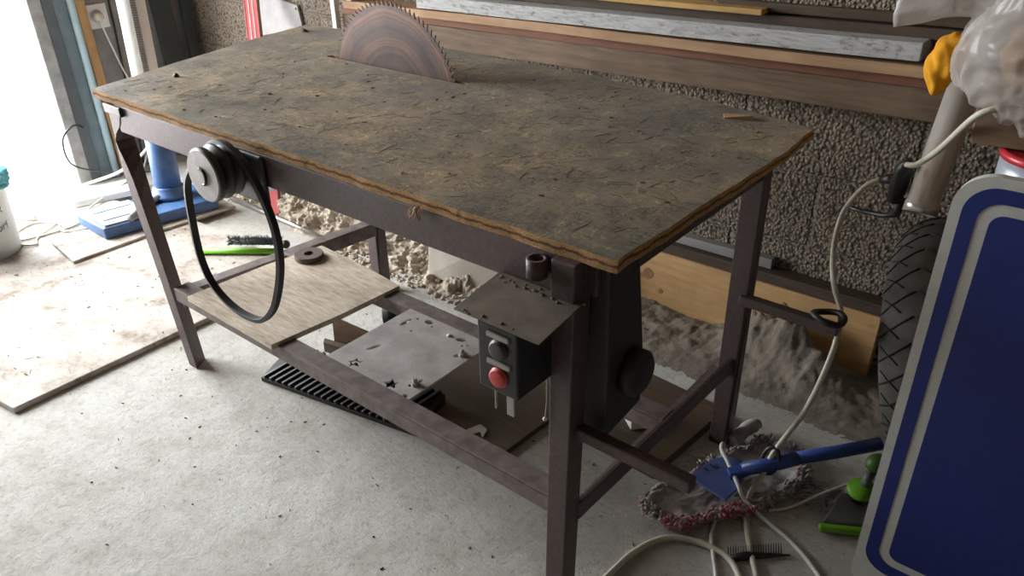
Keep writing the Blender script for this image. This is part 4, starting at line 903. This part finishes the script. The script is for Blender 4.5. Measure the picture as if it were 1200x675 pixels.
MB().tube([(1.79, .55, .068), (1.86, .618, .084), (1.885, .648, .090)], [.016, .0185, .0185], 18).build('handle_socket', 'mopblue', MO)
MB().tube([(1.88, .643, .089), (1.96, .725, .098), (2.035, .808, .108)], .0165, 18).build('handle', 'mopblue', MO)
rg = [(1.838 + .020 * math.cos(t), .603 + .030 * math.sin(t) * .5, .088 + .030 * math.sin(t)) for t in [2 * PI * i / 30 for i in range(30)]]
tag(MB().tube(rg, .0055, 8, closed=True).build('cable_clip', 'blackplastic'), 'black loop tying the extension lead to the blue mop handle', 'cable tie')
def cable(pts, r, mat, label):
    tag(MB().tube(spline(pts, 8), r, 8).build('white_cable', mat), label, 'cable')
cable([(1.703, .636, .045), (1.706, .615, .064), (1.718, .585, .070), (1.745, .56, .068), (1.80, .51, .055), (1.825, .495, .035), (1.88, .487, .012), (1.97, .457, .007), (2.04, .41, .007), (2.12, .34, .007)], .0055, 'whitecable', 'bright white cable curving over the mop plate to the bottom frame edge')
cable([(1.79, .42, .006), (1.81, .36, .006), (1.865, .272, .006), (1.92, .18, .006)], .0048, 'whitecable', 'white cable running straight to the front from under the mop pad')
cable([(1.66, -.02, .008), (1.68, .10, .008), (1.69, .20, .008), (1.72, .28, .008), (1.765, .315, .008), (1.82, .33, .008), (1.88, .32, .008), (1.95, .25, .008)], .0075, 'cable', 'thick off white cable looping on the floor behind the right front leg')
cable([(1.84, .51, .005), (1.885, .53, .006), (1.925, .575, .012), (1.97, .66, .018), (2.03, .76, .02), (2.10, .83, .02)], .0035, 'whitecable', 'thin white cable along the floor below the blue mop handle')
# green tool
GT = thing('hand_tool', 'green and grey hand tool on the floor left of the road sign foot', 'tool', (2.04, .61, 0))
MB().hexa([(1.998, .545, .002), (2.16, .64, .002), (2.12, .74, .002), (2.0, .66, .002)], [(2.0, .552, .026), (2.155, .645, .026), (2.11, .73, .04), (2.002, .655, .04)]).build('foot_plate', 'greyplastic', GT, bevel=.004)
MB().bar((1.997, .538, .014), (2.16, .632, .014), .016, .018).build('edge_strip', 'green', GT, bevel=.004)
MB().tube([(2.04, .655, .035), (2.044, .66, .066)], .014, 12).build('post', 'blackplastic', GT)
MB().lathe([(0, 0), (.03, 0), (.034, .006), (.032, .014), (0, .016)], (2.045, .66, .064), (0, -.2, 1), 28).build('knob', 'green', GT)
MB().tube([(2.047, .668, .076), (2.05, .69, .105)], .012, 12).build('stem', 'greyplastic', GT)
MB().tube([(2.046, .695, .100), (2.055, .71, .122), (2.07, .73, .132)], [.022, .03, .02], 14).build('grip', 'darkgreen', GT, sub=1)
# small dark comb
m = MB()
m.tube([(1.87, .325, .006), (1.90, .36, .008), (1.975, .425, .004)], [.008, .010, .002], 6)
for k in range(22):
    t = k / 21; p = V((1.87 + .09 * t, .325 + .085 * t, .008)); m.tube([p, p + V((-.012, .02, .012))], [.002, .001], 4)
tag(m.build('dark_comb', 'blackplastic'), 'small dark bristled strip on the floor between the two white cables', 'strip')

# ------------------------------------------------------------------ chips, dust and grit
def chips(n, area, zf_, smin, smax, mat, name, label, seed):
    rnd = random.Random(seed); m = MB()
    for k in range(n):
        x, y = area(rnd); z = zf_(x, y); s = rnd.uniform(smin, smax); a = rnd.uniform(0, PI); w = s * rnd.uniform(.12, .6)
        dx, dy = math.cos(a), math.sin(a)
        p = [V((x + dx * s + -dy * w * e, y + dy * s + dx * w * e, z + .0002)) for e in (-.5, .5)] + [V((x - dx * s - dy * w * e, y - dy * s + dx * w * e, z + .0002)) for e in (.6, -.4)]
        m.hexa(p, [v + V((0, 0, rnd.uniform(.0008, .003) + s * .08)) for v in p])
    tag(m.build(name, mat, weld=False), label, 'debris', kind='stuff')
ft = lambda r: (lambda x: (x, r.uniform(-.35 - .2 * (x > .4), .75)))(r.uniform(.02, 1.95))
chips(170, ft, lambda x, y: 0, .0012, .0045, 'brownboard', 'floor_grit', 'dark grit scattered over the concrete floor', 3)
fs2 = lambda r: (r.uniform(-1.0, -.02), r.uniform(-.4, .55))
chips(90, fs2, lambda x, y: .0205, .0015, .007, 'offcut', 'wood_crumbs', 'brown crumbs and splinters on the big floor sheet', 5)
tt = lambda r: (r.uniform(.0, 1.68), r.uniform(.03, .83))
chips(90, tt, lambda x, y: H, .002, .006, 'palepine', 'sawdust_flecks', 'pale sawdust flecks on the saw table top', 8)
def strands(n, area, z, l0, l1, r, mat, name, label, seed):
    rnd = random.Random(seed); m = MB()
    for k in range(n):
        x, y = area(rnd); a = rnd.gauss(.5, .9); l = rnd.uniform(l0, l1); c = rnd.uniform(-.15, .15) * l; dx, dy = math.cos(a), math.sin(a)
        p = [V((x + dx * t * l - dy * c * (1 - 4 * t * t), y + dy * t * l + dx * c * (1 - 4 * t * t), z + r * .6)) for t in (-.5, -.2, .1, .5)]
        if all(inside(q) for q in p): m.tube(p, r, 3, smooth=False)
    tag(m.build(name, mat, weld=False), label, 'debris', kind='stuff')
inside = lambda q: .0 < q.x < 1.70 and .02 < q.y < .88 and not (.2 < q.x < .86 and .61 < q.y < .69)
at_ = lambda r: (r.uniform(0, 1.7), r.uniform(.02, .88))
strands(240, at_, H, .012, .05, .0004, 'brownboard', 'dark_wood_fibres', 'dark wood fibres strewn over the saw table top', 31)
strands(260, at_, H, .012, .05, .00045, 'palepine', 'pale_wood_fibres', 'pale wood fibres strewn over the saw table top', 32)
inside = lambda q: q.x < -.03
strands(45, lambda r: (r.uniform(-.95, -.05), r.uniform(-.42, .5)), .020, .008, .03, .0008, 'offcut', 'brown_wood_fibres', 'brown wood fibres strewn over the big floor sheet', 33)
tag(MB().tube([(-.17, .86, H + .004), (-.14, .84, H + .006), (-.12, .845, H + .003)], [.003, .008, .003], 6).build('wood_splinter', 'darkplank'), 'small dark splinter at the far left corner of the table top', 'splinter')
tag(MB().hexa([(1.52, .80, H), (1.535, .775, H), (1.60, .80, H), (1.58, .82, H)], [(1.52, .80, H + .004), (1.535, .775, H + .003), (1.595, .80, H + .012), (1.58, .82, H + .008)]).build('wood_splinter', 'palepine'), 'pale wood splinter near the rear right corner of the table top', 'splinter')
tag(MB().lathe([(0, 0), (.008, 0), (.008, .004), (.004, .01), (0, .01)], (.075, .215, H), n=8).build('screw_head', 'darkmetal'), 'dark screw head standing near the front left corner of the table top', 'screw')

m = MB()
for k in range(16):
    a = V((1.292 + random.uniform(-.012, .012), -.006, .842)); b = a + V((random.uniform(-.014, .014), random.uniform(-.012, -.003), random.uniform(-.03, -.004)))
    m.tube([a, (a + b) / 2 + V((random.uniform(-.006, .006), -.004, 0)), b], .0011, 4)
tag(m.build('wood_shavings', 'palepine', weld=False), 'small tuft of wood shavings caught on the front edge of the table top', 'shavings', kind='stuff')
chips(260, lambda r: (r.gauss(1.655, .022), r.gauss(.60, .03)), lambda x, y: 0, .0015, .005, 'beigeball', 'sawdust', 'yellow sawdust scattered by the foot of the rear right leg', 21)
m = MB(); m.prism([(1.105, .285), (1.125, .27), (1.14, .30), (1.16, .29), (1.15, .32), (1.12, .325)], .018, .022)
tag(m.build('plaster_flake', 'slab'), 'pale plaster flake lying on the brown board below the switch box', 'flake')
# ------------------------------------------------------------------ camera, sky, light
cam = bpy.data.cameras.new('camera'); co = bpy.data.objects.new('camera', cam); C.objects.link(co)
rot = Matrix(((.77503, -.297175, .557688), (.631713, .387175, -.671591), (-.016343, .872801, .487802)))
co.matrix_world = Matrix.Translation((2.309373, -.957678, 1.432547)) @ rot.to_4x4()
cam.lens = 27.795; cam.sensor_width = 36; cam.clip_start = .02
bpy.context.scene.camera = co
w = bpy.data.worlds.new('sky'); bpy.context.scene.world = w; w.use_nodes = True
bg_ = w.node_tree.nodes['Background']; bg_.inputs[0].default_value = (.93, .97, 1.0, 1); bg_.inputs[1].default_value = 26.0
pt = bpy.data.lights.new('doorway_daylight', 'AREA'); pt.shape = 'RECTANGLE'; pt.size = 1.7; pt.size_y = 2.2; pt.cycles.is_portal = True
po = bpy.data.objects.new('doorway_daylight', pt); C.objects.link(po); po.location = (-1.92, -.3, 1.12)
po.rotation_euler = (PI / 2, 0, -PI / 2)
vs_ = bpy.context.scene.view_settings; vs_.view_transform = 'Standard'; vs_.look = 'None'; vs_.gamma = 1; vs_.use_curve_mapping = False
vs_.exposure = 0
